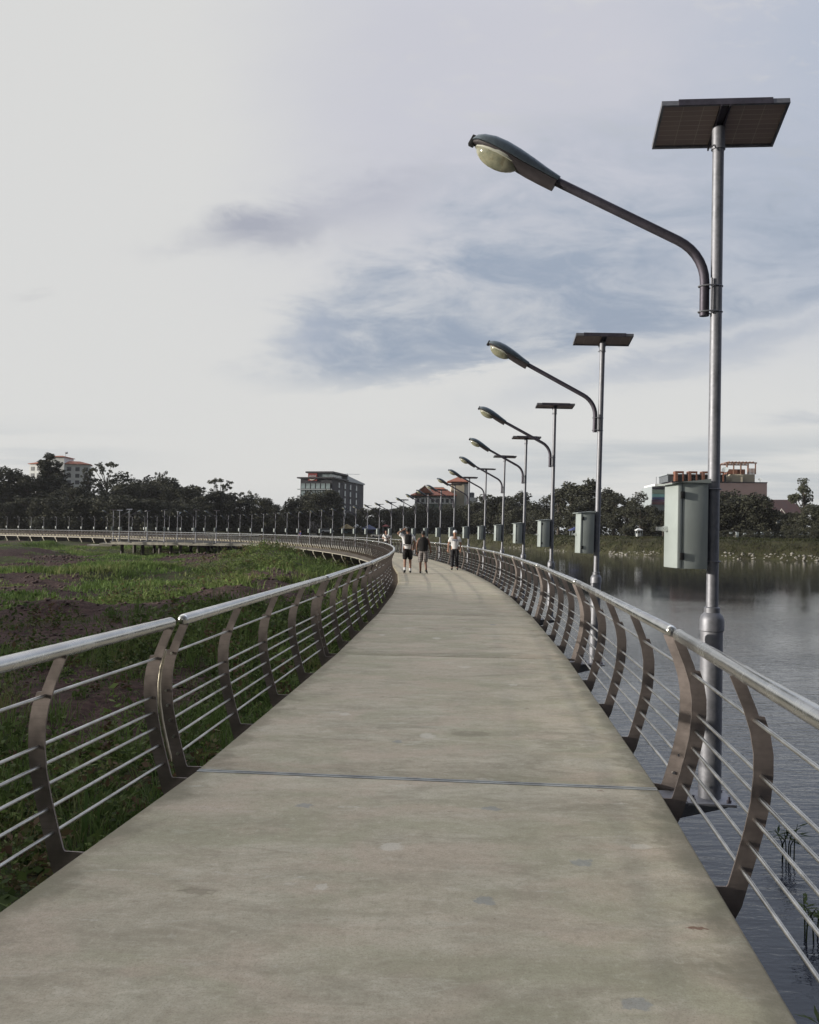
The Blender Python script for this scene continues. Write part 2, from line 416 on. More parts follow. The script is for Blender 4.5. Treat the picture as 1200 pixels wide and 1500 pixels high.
def shore_offset(X, Y):
    """distance beyond the far shore, landward positive"""
    best = np.full(np.shape(X), 1e9); sg = np.zeros(np.shape(X))
    for a, b in zip(SHORE[:-1], SHORE[1:]):
        d = b-a; L = np.hypot(*d); d = d/L
        t = np.clip((X-a[0])*d[0]+(Y-a[1])*d[1], 0, L)
        ex = X-a[0]-d[0]*t; ey = Y-a[1]-d[1]*t
        q = np.hypot(ex, ey); s = d[1]*(X-a[0])-d[0]*(Y-a[1])
        w = q < best; best = np.where(w, q, best); sg = np.where(w, np.sign(s), sg)
    return best*sg
WATER_Z = -2.1
def ell(X, Y, cx, cy, rx, ry, rot=0):
    c, s = math.cos(R(rot)), math.sin(R(rot)); dx = X-cx; dy = Y-cy
    return np.exp(-(((dx*c+dy*s)/rx)**2+((-dx*s+dy*c)/ry)**2))
def ground_z(X, Y):
    X = np.asarray(X, float); Y = np.asarray(Y, float)
    s = path_offset(X, Y); b = shore_offset(X, Y)
    near = 1-sst(np.hypot(X, Y), 60, 200)
    z = -1.72+(fbm(X*.16, Y*.16, 4)-.5)*(.75+.75*sst(Y, 26, 45))+(fbm(X*.9+5, Y*.9, 3)-.5)*.30*near
    z = np.maximum(z, -1.98)
    rid = np.exp(-((s+7.5)/3.0)**2)*sst(Y, 16, 34)*(1-sst(Y, 74, 92)); z = z+rid*(.90+.5*(fbm(X*.2+8, Y*.13, 3)-.5))
    z = z+.70*ell(X, Y, -12.6, 72, 4.2, 9, 10)+.75*ell(X, Y, -16.5, 84, 3.5, 8)+.8*ell(X, Y, -21, 97, 5, 7)
    z = z+.55*ell(X, Y, -12.6, 32.4, 2.0, 1.2)+.35*ell(X, Y, -8, 35, 3, 1.3)+.5*ell(X, Y, -27, 76, 8, 4)
    z = z+.6*ell(X, Y, -66, 150, 9, 9)+.8*ell(X, Y, -52, 112, 7, 8)-.75*ell(X, Y, -30, 115, 13, 11)
    # unseen bank added left of the view to keep low sun off the deck
    bx = X+33+.25*np.maximum(Y-20, 0); bank = np.exp(-(np.where(bx > 0, bx/7.0, bx/30.0))**2)
    z = z+7.24*bank*(1-sst(Y, 22, 37))*sst(Y, -60, -30)*(.985+.03*fbm(X*.1, Y*.15, 3))
    # lake bed on the right of the walkway
    lake = sst(s, .9, 4.2)*(s > 0)
    lake = lake*(1-sst(b, -3.5, 6.5))
    z = z*(1-lake)+(-3.6)*lake
    top = 1.05+(fbm(X*.2, Y*.2, 3)-.5)*.35
    land = sst(b, -1.0, 6.5)
    z = z*(1-land)+top*land
    # low hill under the woods on the left
    hill = sst(b, 10, 90)*sst(-X, 40, 120)
    return z+13*hill
def dirt_shade_mask(X, Y):
    d = 0.9*ell(X, Y, -46, 96, 15, 12)+.95*ell(X, Y, -28, 75, 9, 3)+.8*ell(X, Y, -22, 46, 7, 2.4)+1.1*ell(X, Y, -12.6, 31.6, 5.5, 2.1, 8)+1.1*ell(X, Y, -7.0, 32.5, 5, 2.6, 8)+1.1*ell(X, Y, -11.5, 25.5, 6, 2.6, 8)+.9*ell(X, Y, -30, 58, 10, 3)+.7*ell(X, Y, -6, 15, 3, 1.8)
    d = d+.9*ell(X, Y, -21, 95, 4.5, 4)+.8*ell(X, Y, -33, 118, 14, 5)+.7*ell(X, Y, -60, 130, 14, 7)+.55*ell(X, Y, -11, 25.5, 4, 1.5)  # patch at the platform columns colours in their shade; the rest is soil
    d = d+.9*sst(fbm(X*.17+40, Y*.11+3, 4), .52, .62)*sst(Y, 8, 26)
    return np.clip(d, 0, 1.2)

# ------------------------------------------------------------------ ground
def make_ground():
    rr = [0.6]
    while rr[-1] < 1550: rr.append(rr[-1]*1.019+.012)
    rr = np.array(rr)
    th = np.concatenate([np.arange(-42, 42.01, .35), np.arange(46, 318, 4)])
    A, Q = np.meshgrid(np.radians(th), rr)
    X = Q*np.sin(A); Y = Q*np.cos(A)
    V = np.stack([X, Y, ground_z(X, Y)], -1).reshape(-1, 3)
    nr, na = X.shape
    i = np.arange(nr-1)[:, None]*na; j = np.arange(na)[None, :]; k = (j+1) % na
    q = np.stack([i+j, i+na+j, i+na+k, i+k], -1).reshape(-1, 4)[:, ::-1]
    V = np.vstack([V, [[0, 0, float(ground_z(0., 0.))]]])
    tri = np.stack([np.full(na, len(V)-1), np.arange(na), (np.arange(na)+1) % na], -1)[:, ::-1]
    fl = lambda a: np.append(a.reshape(-1), 0)
    me = np_mesh('ground', V, [q, tri], M['ground'], {'dirt_shade': fl(dirt_shade_mask(X, Y)), 'bank': fl(sst(shore_offset(X, Y), -4, 0))}, smooth=True)
    tag(link('ground', me), 'uneven grassy ground with bare reddish soil beside the walkway', 'ground', kind='structure')
make_ground()
w = MB(); w.add([(-500, -600, WATER_Z), (1100, -600, WATER_Z), (1100, 420, WATER_Z), (-500, 420, WATER_Z)], [(0, 1, 2, 3)])
tag(w.build('water', M['water'], angle=0), 'rippled grey blue lake water on the right of the walkway', 'water', kind='structure')

# ------------------------------------------------------------------ walkway deck
def deck():
    V = []; Q = []; tint = []; edge = []
    r2 = random.Random(3)
    tints = {1: 1.0, 2: 1.02, 3: .98, 4: .90, 5: 1.06, 6: .98}
    us = np.array([-1.5, -1.485, -1.35, -1.1, -.7, -.3, 0, .3, .7, 1.1, 1.35, 1.485, 1.5])
    for i in range(len(HEAD)):
        a, b = JN[i], JN[i+1]; ra, rb = jright(i), jright(i+1)
        d = (b-a).normalized(); g = .008; nT = 12
        t0 = tints.get(i, r2.uniform(.92, 1.06))
        base = len(V)
        rows = [0]+[k/nT for k in range(nT+1)]+[1]
        for ri, t in enumerate(rows):
            for ui, u in enumerate(us):
                p0 = a+ra*u*half(i)/HALF+d*g; p1 = b+rb*u*half(i+1)/HALF-d*g
                p = p0.lerp(p1, t)
                z = 0.0
                if ri in (0, len(rows)-1) or ui in (0, len(us)-1): z = -.008
                if ri == 1: p = p+d*.01
                if ri == len(rows)-2: p = p-d*.01
                V.append((p.x, p.y, z)); tint.append(t0); edge.append(abs(u)/1.5)
        nu = len(us); nr = len(rows)
        for ri in range(nr-1):
            for ui in range(nu-1):
                k = base+ri*nu+ui; Q.append((k, k+1, k+nu+1, k+nu))
        # skirt and underside
        ring = [base+u for u in range(nu)]+[base+ri*nu+nu-1 for ri in range(1, nr)]+[base+(nr-1)*nu+u for u in range(nu-2, -1, -1)]+[base+ri*nu for ri in range(nr-2, 0, -1)]
        b2 = len(V)
        for k in ring:
            x, y, z = V[k]; V.append((x, y, -.19)); tint.append(t0); edge.append(1)
        n = len(ring)
        for k in range(n): Q.append((ring[k], b2+k, b2+(k+1) % n, ring[(k+1) % n]))
        c = [b2, b2+nu-1, b2+nu-1+nr-1, b2+2*nu-2+nr-1]
        Q.append((c[0], c[3], c[2], c[1]))
    me = np_mesh('walkway', np.array(V), [np.array(Q)], M['deck'], {'tint': tint, 'edge': edge})
    o = link('walkway', me)
    tag(o, 'long curving concrete walkway in jointed sections', 'walkway', kind='structure')
    for sgn in (-1, 1):
        m1 = MB(); m2 = MB()
        for i in range(len(HEAD)):
            a, b = JN[i], JN[i+1]; ra, rb = jright(i), jright(i+1)
            for mb, u0, u1, z0, z1 in ((m1, 1.36, 1.475, -.48, -.195), (m2, 1.40, 1.58, -.53, -.485)):
                v = []
                for z in (z0, z1):
                    for u in (u0, u1):
                        v += [a+ra*u*half(i)/HALF*sgn+Vector((0, 0, z)), b+rb*u*half(i+1)/HALF*sgn+Vector((0, 0, z))]
                mb.add(v, [(0, 1, 3, 2), (4, 6, 7, 5), (0, 4, 5, 1), (2, 3, 7, 6), (0, 2, 6, 4), (1, 5, 7, 3)])
        m1.build('edge_beam', M['beam'], o, 0); m2.build('beam_flange', M['lip'], o, 0)
    # expansion joint strips over the gaps
    for i in range(1, 12):
        a = JN[i]; r_ = jright(i); d = dirv(jhead(i)); mb = MB()
        for t0, t1, zt in ((-.030, -.005, .004), (.005, .024, .005)) if i == 2 else ((-.0075, .0075, -.012),):
            v = [a+r_*u+d*t+Vector((0, 0, z)) for z in (-.05, zt) for u in (-1.49, 1.49) for t in (t0, t1)]
            mb.add(v, [(0, 2, 3, 1), (4, 5, 7, 6), (0, 1, 5, 4), (2, 6, 7, 3), (0, 4, 6, 2), (1, 3, 7, 5)])
        mb.build('joint_strip', M['joint'], o, 0)

deck()

# piers: one curved steel bracket plate under every joint
def pier_mesh():
    half = [(1.46, -.54), (1.50, -.62), (1.47, -.75), (1.36, -.98), (1.18, -1.25), (1.06, -1.55), (1.00, -1.9), (.98, -2.3), (.98, -3.7)]
    poly = half+[(-a, b) for a, b in reversed(half)]
    mb = MB(); mb.prism(poly, -.14, .14, lambda a, b, h: Vector((h, a, b)))
    return mb.mesh('bracket', M['pier'], 30)
def pier_edge_mesh(sg):  # pale strip colours in the sunlight on the plate's outer edge
    half = [(1.46, -.54), (1.50, -.62), (1.47, -.75), (1.36, -.98), (1.18, -1.25), (1.06, -1.55), (1.00, -1.9), (.98, -2.3), (.98, -3.7)]
    mb = MB()
    poly = [(sg*(a+.006), b) for a, b in half]+[(sg*(a+.05), b) for a, b in reversed(half)]
    mb.prism(poly, -.16, .16, lambda a, b, h: Vector((h, a, b)))
    return mb.mesh('sunlit_edge', M['lip'], 30)
pm = pier_mesh(); pe = [pier_edge_mesh(-1), pier_edge_mesh(1)]
for i in range(3, len(JN)):
    h = jhead(i)
    o = empty('pier', JN[i], math.pi/2-R(h))
    link('bracket', pm, o)
    for e in pe: link('sunlit_edge', e, o)
    tag(o, f'{ordinal(i-1)} curved steel pier under the walkway, counted from the camera', 'pier', 'piers under the walkway')

# ------------------------------------------------------------------ railings: local x along the walkway, local y to the left, z up
L = S
INNER = [(.060, .0), (.095, .12), (.130, .25), (.158, .38), (.170, .50), (.170, .60), (.155, .70), (.125, .80), (.085, .90), (.062, .955)]
def inner_at(z):
    for (a, za), (b, zb) in zip(INNER[:-1], INNER[1:]):
        if za <= z <= zb: return a+(b-a)*(z-za)/(zb-za)
    return INNER[0][0] if z < 0 else INNER[-1][0]
OUT_LEFT = .055
def post_poly(sg=-1):
    t0 = .004-(OUT_LEFT if sg > 0 else 0)
    p = [(t0, -.012), (.052, -.012)]+INNER
    out = [(inner_at(z)+.060, z) for z in (.955, .90, .80, .775)]+[(inner_at(.775)+.086, .772)]
    out += [(inner_at(z)+.088, z) for z in (.70, .60, .50, .38, .25, .12, .02)]+[(.120, -.10), (.07, -.20), (t0, -.20)]
    return p+out
BARS = (.075, .19, .30, .40, .50, .755)
POSTX = [.14+(L-.28)*k/4 for k in range(5)]
def railing_proto(sg):
    side = 'left' if sg > 0 else 'right'
    root = empty('railing')
    hr = MB(); y = .095*sg; r_ = .038
    xs = [.092, .095, .104, .122]; rs = [.010, .022, .033, r_]
    hr.tube([(x, y, .985) for x in xs]+[(L-x, y, .985) for x in reversed(xs)], rs+rs[::-1], 16)
    hr.build('handrail', M['rail'], root, 50)
    poly = post_poly(sg)
    pm_ = None
    for x in POSTX:
        if pm_ is None:
            mb = MB(); mb.prism(poly, -.006, .006, lambda a, b, h: Vector((h, a*sg, b))); pm_ = mb.mesh('post', M['post'], 25)
        o = link('post', pm_, root); o.location.x = x
        if sg < 0 and x == POSTX[0]: o.rotation_euler = (0, 0, R(-24)); o.location.x = x+.05
    for z in BARS:
        mb = MB(); yy = (inner_at(z)+.035)*sg
        mb.tube([(.115, yy, z), (L-.115, yy, z)], .0095, 8); mb.build('bar', M['bar'], root, 60)
    # curved cover strip where two sections meet
    mb = MB()
    if sg > 0:
        mb.tube([(L, inner_at(z)+.045, z) for z in (.05, .08, .2, .32, .44, .56, .66, .74, .78, .795)], [.005, .012]+[.0125]*6+[.012, .004], 10)
        mb.build('cover_strip', M['strip'], root, 50)
    return root
def railing_far(sg):
    """far sections, a few pixels each: one mesh"""
    root = empty('railing')
    mb = MB(); mb.tube([(.02, .095*sg, .985), (L-.02, .095*sg, .985)], .04, 6); mb.build('handrail', M['rail'], root)
    mb = MB()
    for x in POSTX: mb.prism(post_poly(sg), x-.008, x+.008, lambda a, b, h: Vector((h, a*sg, b)))
    for z in BARS: mb.tube([(.03, (inner_at(z)+.035)*sg, z), (L-.03, (inner_at(z)+.035)*sg, z)], .011, 4)
    mb.build('lower_frame', M['post'], root, 30)
    return root
protos = {(1, 0): railing_proto(1), (-1, 0): railing_proto(-1), (1, 1): railing_far(1), (-1, 1): railing_far(-1)}
used = set()
for i in range(0, len(HEAD)-1):
    for sg in (1, -1):
        far = 1 if i > 27 else 0
        p = protos[(sg, far)]
        o = p if (sg, far) not in used else copy_tree(p)
        used.add((sg, far))
        ra, rb = jright(i), jright(i+1)
        ex = OUT_LEFT if sg > 0 else 0
        a = JN[i]-ra*(half(i)+ex)*sg; b = JN[i+1]-rb*(half(i+1)+ex)*sg
        d = b-a
        o.location = a; o.rotation_euler = (0, 0, math.atan2(d.y, d.x)); o.scale = (d.length/L, 1, 1)
        where = 'left railing on the grass side' if sg > 0 else 'right railing on the lake side'
        if i == 0: lab = f'curved steel {where}, section behind the camera'
        elif i == 1: lab = f'stainless {where}, nearest section running out of the frame'
        else: lab = f'stainless {where}, {ordinal(i)} section from the camera'
        tag(o, lab, 'railing', 'railing sections along the left edge' if sg > 0 else 'railing sections along the right edge')

# ------------------------------------------------------------------ solar street lamps: local x along the walkway, y towards the deck
AR = R(28)
def lamp_arm_pts():
    pts = [(0, .068, 2.93), (0, .068, 3.14)]
    for k in range(1, 8):
        t = k/7*(math.pi/2-AR); pts.append((0, .068+.30*(1-math.cos(t)), 3.14+.30*math.sin(t)))
    y0, z0 = pts[-1][1], pts[-1][2]
    pts.append((0, y0+.86*math.cos(AR), z0+.86*math.sin(AR)))
    return pts
def lamp_parts(root, top=4.09, low=0.0, cabinet=True):
    b = MB(); b.box(-.15, .15, -.12, .15, -.05, -.032); b.box(-.13, .13, .15, .33, -.056, -.040)
    b.prism([(.36, -.06), (-.10, -.06), (-.10, -.09), (.36, -.22)], -.02, .02, lambda a, z, h: Vector((h, a, z)))
    bp = b.build('base_plate', M['galv'], root, 30, .003)
    bolt = None
    for sx in (-.11, .11):
        for sy in (-.085, .115):
            if bolt is None:
                m_ = MB(); m_.lathe([(.014, 0), (.0141, .014), (.007, .0141), (.007, .035)], 6); bolt = m_.mesh('bolt', M['galv_dark'], 30)
            q = link('bolt', bolt, bp); q.location = (sx, sy, -.031)
    s = MB(); s.lathe([(.065, -.034), (.0635, .98), (.070, .985), (.0705, 1.05), (.063, 1.075), (.045, 1.095), (.0455, 1.125), (.037, 1.13)], 24)
    s.build('sleeve', M['galv'], root, 40)
    p = MB(); p.tube([(0, 0, 1.0), (0, 0, 2.5), (0, 0, top)], [.0355, .034, .033], 18); p.build('pole', M['galv'], root, 50)
    c = MB(); c.lathe([(.041, top-.12), (.0412, top-.105), (.038, top-.104), (.038, top+.02)], 18)
    c.tube([(.03, -.03, top-.07), (.075, -.045, top-.03)], .006, 6); c.tube([(-.03, .03, top-.1), (-.05, .06, top-.13)], .004, 6)
    c.build('pole_cap', M['galv'], root, 40)
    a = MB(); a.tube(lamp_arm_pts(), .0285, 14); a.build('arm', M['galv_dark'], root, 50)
    for z in (2.955, 3.115):
        k = MB(); k.tube([(.04*math.cos(t)*1.05, .034+math.sin(t)*.069, z) for t in [i*2*math.pi/20 for i in range(21)]], .005, 6, False)
        k.build('clamp', M['galv'], root, 50)
    k = MB(); k.tube([(-.034, .034, 2.94), (-.034, .034, 3.16)], .007, 6); k.build('clamp_bolt', M['galv'], root)
    # lamp head: shell, gear cover and lens along the arm axis
    e = Vector(lamp_arm_pts()[-1]); ax = Vector((0, math.cos(AR), math.sin(AR))); upv = Vector((0, -math.sin(AR), math.cos(AR))); sd = Vector((1, 0, 0))
    P = lambda t, x, h: e+ax*t+sd*x+upv*h
    secs = [(-.05, .040, .038), (.05, .050, .052), (.14, .064, .068), (.24, .083, .082), (.33, .098, .088), (.41, .103, .083), (.475, .092, .066), (.515, .066, .045), (.535, .030, .022)]
    m_ = MB(); n = 13; v = []
    for t, wd, ht in secs:
        for j in range(n):
            an = math.pi*j/(n-1); v.append(P(t, wd*math.cos(an), ht*math.sin(an)**.85))
    f = [(i*n+j, i*n+j+1, (i+1)*n+j+1, (i+1)*n+j) for i in range(len(secs)-1) for j in range(n-1)]
    f += [tuple(range(n)), tuple((len(secs)-1)*n+j for j in range(n-1, -1, -1))]
    f += [(i*n, (i+1)*n, (i+1)*n+n-1, i*n+n-1) for i in range(len(secs)-1)]
    m_.add(v, f); hd = m_.build('lamp_head', M['head'], root, 45)
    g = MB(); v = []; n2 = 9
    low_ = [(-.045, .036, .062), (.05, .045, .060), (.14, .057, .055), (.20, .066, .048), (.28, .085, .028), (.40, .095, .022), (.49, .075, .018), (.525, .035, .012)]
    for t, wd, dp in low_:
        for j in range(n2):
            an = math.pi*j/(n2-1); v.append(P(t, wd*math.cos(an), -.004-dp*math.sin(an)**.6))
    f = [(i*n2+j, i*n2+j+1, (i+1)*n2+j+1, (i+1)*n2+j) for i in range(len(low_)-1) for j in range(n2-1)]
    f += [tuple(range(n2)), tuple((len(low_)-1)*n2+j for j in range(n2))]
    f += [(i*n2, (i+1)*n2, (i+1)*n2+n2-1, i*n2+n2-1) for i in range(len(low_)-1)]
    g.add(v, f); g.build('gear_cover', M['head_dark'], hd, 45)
    l_ = MB(); v = []; nl = 16; rings = 7
    for i in range(rings+1):
        ph = math.pi/2*i/rings
        for j in range(nl):
            th = 2*math.pi*j/nl
            v.append(P(.345+.150*math.cos(ph)*math.cos(th), .080*math.cos(ph)*math.sin(th), -.016-.086*math.sin(ph)))
    f = [(i*nl+j, i*nl+(j+1) % nl, (i+1)*nl+(j+1) % nl, (i+1)*nl+j) for i in range(rings) for j in range(nl)]+[tuple(range(nl))]
    l_.add(v, f); l_.build('lens', M['lens'], hd, 60)
    g = MB(); v = []
    for (rx, ry, hh) in ((.158, .088, -.012), (.158, .088, -.030), (.146, .077, -.030), (.146, .077, -.012)):
        for j in range(nl): v.append(P(.345+rx*math.cos(2*math.pi*j/nl), ry*math.sin(2*math.pi*j/nl), hh))
    g.add(v, [(i*nl+j, i*nl+(j+1) % nl, ((i+1) % 4)*nl+(j+1) % nl, ((i+1) % 4)*nl+j) for i in range(4) for j in range(nl)])
    g.build('lens_ring', M['reflector'], hd, 30)
    lt = MB(); Tm = Matrix((( sd.x, ax.x, upv.x, 0), (sd.y, ax.y, upv.y, 0), (sd.z, ax.z, upv.z, 0), (0, 0, 0, 1)))
    lt.box(-.022, .022, .515, .55, -.035, .034, Matrix.Translation(e) @ Tm); lt.build('latch', M['black'], hd, 30, .006)
    # solar panel, sloping down away from the camera
    T = Matrix.Translation((0, 0, top+.035)) @ Matrix.Rotation(R(17), 4, 'Y')
    q = MB(); q.box(-.178, .178, -.352, .352, .002, .010, T); pb = q.build('panel_back', M['pv_back'], None, 0)
    fr = MB()
    for x0, x1, y0, y1 in ((-.185, -.170, -.36, .36), (.170, .185, -.36, .36), (-.170, .170, -.36, -.345), (-.170, .170, .345, .36)): fr.box(x0, x1, y0, y1, -.012, .022, T)
    pnl = fr.build('solar_panel', M['galv'], root, 30); pb.parent = pnl
    q = MB(); q.box(-.168, .168, -.343, .343, .011, .016, T); q.build('panel_glass', M['pv_face'], pnl, 0)
    q = MB(); q.box(-.192, -.1855, -.265, .265, -.020, .026, T); q.box(-.19, .19, -.028, -.020, -.03, .001, T); q.box(-.19, .19, .020, .028, -.03, .001, T); q.box(-.16, .16, -.019, .019, -.008, .0012, T)
    q.build('panel_bracket', M['galv_dark'], pnl, 30)
    if cabinet: lamp_cabinet(root)
def lamp_cabinet(root, z0=1.365, z1=1.885, x0=-.108, x1=.108):
    b = MB(); b.box(x0, x1, .075, .225, z0, z1); cb = b.build('control_box', M['box'], root, 30, .003); cb.rotation_euler = (0, 0, R(10))
    d = MB(); d.box(x0-.002, x1+.002, .229, .256, z0+.002, z1-.004); dr = d.build('door', M['box'], cb, 30, .003)
    lid = MB(); lid.prism([(.065, z1+.026), (.065, z1+.001), (.252, z1+.001), (.295, z1-.012), (.297, z1-.004)], x0-.014, x1+.014, lambda a, z, h: Vector((h, a, z))); lid.build('box_lid', M['box'], cb, 30)
    for z in (z0+.075, z1-.075):
        h = MB(); h.box(x0-.010, x0-.001, .216, .242, z-.021, z+.021); h.build('hinge', M['black'], cb, 30, .002)
    h = MB(); h.tube([(x1-.05, .256, (z0+z1)/2-.02), (x1-.05, .282, (z0+z1)/2-.02)], .017, 10); h.box(x1-.065, x1-.035, .282, .32, (z0+z1)/2-.032, (z0+z1)/2-.008); h.build('handle', M['chrome'], cb, 40)
    s = MB(); s.box(-.022, .022, .036, .074, z0+.02, z1-.02); s.build('bracket', M['galv_dark'], cb, 30)
    for z in (z0+.045, z1-.03):
        k = MB(); k.tube([(.041*math.cos(t), .041*math.sin(t), z) for t in [i*2*math.pi/18 for i in range(19)]], .005, 6, False); k.build('strap', M['galv'], cb, 50)
lamp0 = empty('solar_lamp'); lamp_parts(lamp0)
POLE_OFF = 1.86
rl = random.Random(11)
for i in range(2, len(JN)-1):
    o = lamp0 if i == 2 else copy_tree(lamp0)
    lean = .45 if i == 2 else .95+rl.uniform(-.2, .2) if i < 8 else .5+rl.uniform(-.3, .3)
    p = JN[i]+jright(i)*(POLE_OFF-(.03 if i == 2 else 0)-2.3*math.tan(R(lean)))
    o.location = p; 
    o.rotation_euler = (R(lean), R(rl.uniform(-.3, .3)), math.pi/2-R(jhead(i))+R(rl.uniform(-2, 2)))
    dl = 2 if i == 2 else -9 if i == 3 else -15+rl.uniform(-3, 3)
    for ch in o.children:
        if ch.name.startswith('solar_panel'):
            pv = Matrix.Translation((0, 0, 4.125)); ch.matrix_local = pv @ Matrix.Rotation(R(dl), 4, 'Y') @ pv.inverted()
    o.scale = (1, 1.07, 1.022) if i == 2 else (1, 1, rl.uniform(.985, 1.0))
    k = i-1
    lab = {1: 'nearest solar street lamp, with its panel and lamp head large against the sky'}.get(k, f'solar street lamp on the lake side, {ordinal(k)} from the camera')
    tag(o, lab, 'street lamp', 'solar street lamps along the walkway')

# ------------------------------------------------------------------ viewing platform on the inner side of the far walkway
def platform():
    z0 = -.25
    o = empty('viewing_platform', (0, 0, 0))
    path = [Vector((JN[i].x, JN[i].y, 0))-jright(i)*1.66 for i in range(23, 31)]
    fr = [Vector((-40.6, 121, 0)), Vector((-20.2, 119.6, 0))]
    poly = [(p.x, p.y) for p in [fr[0], fr[1]]+path]
    mb = MB(); mb.prism(poly, z0-.30, z0, lambda a, b, h: Vector((a, b, h))); mb.build('platform_deck', M['deck'], o, 0)
    d = (fr[1]-fr[0]); LL = d.length; d.normalize(); nrm = Vector((d.y, -d.x, 0))
    mb = MB(); mb.box(0, LL, -.12, .04, z0-.34, z0+.03, Matrix.Translation(fr[0]) @ Matrix.Rotation(math.atan2(d.y, d.x), 4, 'Z')); mb.build('fascia', M['lip'], o, 0)
    mb = MB(); mb.box(-3.2, 0.1, 0, 2.5, z0-.62, z0-.42, Matrix.Translation(fr[0]) @ Matrix.Rotation(R(4), 4, 'Z')); mb.box(-1.6, .1, .1, 2.3, z0-.41, z0-.2, Matrix.Translation(fr[0]) @ Matrix.Rotation(R(4), 4, 'Z')); mb.build('steps', M['lip'], o, 0)
    cm = MB(); cm.lathe([(.24, -3.4), (.23, z0-.36)], 10); cm = cm.mesh('column', M['pier'], 40)
    for k in range(7):
        for r_ in range(2):
            q = link('column', cm, o); p = fr[0].lerp(fr[1], .06+.13*k)-nrm*(.8+4.5*r_+.6*(k % 2)); q.location = (p.x, p.y, 0)
    tag(o, 'viewing platform on dark columns, joined to the bend of the far walkway', 'platform')
    # its own railing
    rr = empty('platform_railing', (0, 0, 0))
    mb = MB(); mb.tube([fr[0]+Vector((0, 0, z0+1.08)), fr[1]+Vector((0, 0, z0+1.08))], .045, 8); mb.build('handrail', M['rail'], rr)
    n = 16; pmh = MB(); pmh.box(-.03, .03, -.03, .03, z0+.04, z0+1.03); pmh = pmh.mesh('post', M['strip'], 30)
    for k in range(n+1):
        q = link('post', pmh, rr); p = fr[0].lerp(fr[1], k/n); q.location = (p.x, p.y+.05, 0)
    for z in (.2, .36, .52, .68, .84):
        mb = MB(); mb.tube([fr[0]+Vector((0, .05, z0+z)), fr[1]+Vector((0, .05, z0+z))], .013, 6); mb.build('bar', M['bar'], rr)
    tag(rr, 'straight steel railing along the front edge of the viewing platform', 'railing')
    # lamps around it: photo column, distance, way the arm points (degrees, 0 = to the left in the picture)
    spots = [(166, 126, 0, 'leftmost platform lamp with its head to the left'), (175, 127.5, 180, 'platform lamp with its head turned right, second from the platform steps'),
             (189, 120.2, 180, 'front platform lamp beside the steps with head turned right'), (216, 130, 60, 'platform lamp at the back, left of the facing lamp'),
             (241, 120.0, 92, 'platform lamp whose head faces straight to the viewer'), (260, 131, 270, 'platform lamp at the back, right of the facing lamp'),
             (287, 119.6, 10, 'front platform lamp with head to the left, second from the right end'), (317, 119.4, 12, 'rightmost platform lamp with head to the left')]
    for px, D, ang, lab in spots:
        q = copy_tree(lamp0); p = at(px, 775, D)
        q.location = (p.x, p.y, z0+.10); q.rotation_euler = (0, 0, R(90+ang)); q.scale = (1.12, 1.12, 1.05)
        tag(q, lab, 'street lamp', 'solar street lamps on the viewing platform')
platform()

# ------------------------------------------------------------------ grass, weeds
def gz(x, y): return ground_z(np.asarray(x, float), np.asarray(y, float))
def scatter(n, x0, x1, y0, y1, keep):
    X = rng.uniform(x0, x1, n); Y = rng.uniform(y0, y1, n); k = keep(X, Y); return X[k], Y[k]
def in_wedge(X, Y, m=3.0): return (X > -.50*Y-m) & (X < .52*Y+m)
def blades(X, Y, per, hmin, hmax, wid, lean, dry_bias, name, label, spread=.12, hmap=None):
    N = len(X); n = N*per
    tuft = np.repeat(np.arange(N), per)
    hs = rng.uniform(hmin, hmax, N)
    if hmap is not None: hs = hs*hmap(X, Y)
    ang = rng.uniform(0, 2*np.pi, n); rad = spread*np.sqrt(rng.random(n))
    bx = X[tuft]+rad*np.cos(ang); by = Y[tuft]+rad*np.sin(ang)
    bz = gz(bx, by)-.03
    h = hs[tuft]*rng.uniform(.55, 1.1, n)
    a2 = ang+rng.normal(0, .7, n); ln = lean*rng.uniform(.2, 1.2, n)*h
    dx, dy = np.cos(a2)*ln, np.sin(a2)*ln
    wv = wid*rng.uniform(.6, 1.3, n); px_, py_ = np.cos(a2+1.57+rng.normal(0, .5, n))*wv, np.sin(a2+1.57+rng.normal(0, .5, n))*wv
    P = np.empty((n, 5, 3))
    P[:, 0] = np.stack([bx-px_, by-py_, bz], -1); P[:, 1] = np.stack([bx+px_, by+py_, bz], -1)
    mx, my, mz = bx+dx*.4, by+dy*.4, bz+h*.62
    P[:, 2] = np.stack([mx+px_*.75, my+py_*.75, mz], -1); P[:, 3] = np.stack([mx-px_*.75, my-py_*.75, mz], -1)
    P[:, 4] = np.stack([bx+dx, by+dy, bz+h*(1-.25*lean)], -1)
    i = np.arange(n)[:, None]*5
    shade = np.repeat(np.clip(-.15+1.3*fbm(X*.18+9, Y*.14, 3)+rng.normal(0, .15, N), 0, 1), per)+rng.normal(0, .12, n)
    dry = np.clip(np.repeat(sst(fbm(X*.22+70, Y*.22+30, 3), .50, .68)*dry_bias*1.2+rng.uniform(-.4, .25, N), per), 0, 1)
    me = np_mesh(name, P.reshape(-1, 3), [i+np.array([[0, 1, 2, 3]]), i+np.array([[3, 2, 4]])], M['bank_grass' if name == 'bank_grass' else 'grass'], {'shade': np.repeat(np.clip(shade, 0, 1), 5), 'dry': np.repeat(dry, 5)})
    return tag(link(name, me), label, 'grass', kind='stuff')
def grass_ok(X, Y):
    s = path_offset(X, Y)
    return (s < -1.2) & (s > -130) & in_wedge(X, Y, 4) & (rng.random(len(X)) > dirt_shade_mask(X, Y)*1.15-.12) & (shore_offset(X, Y) < 5)
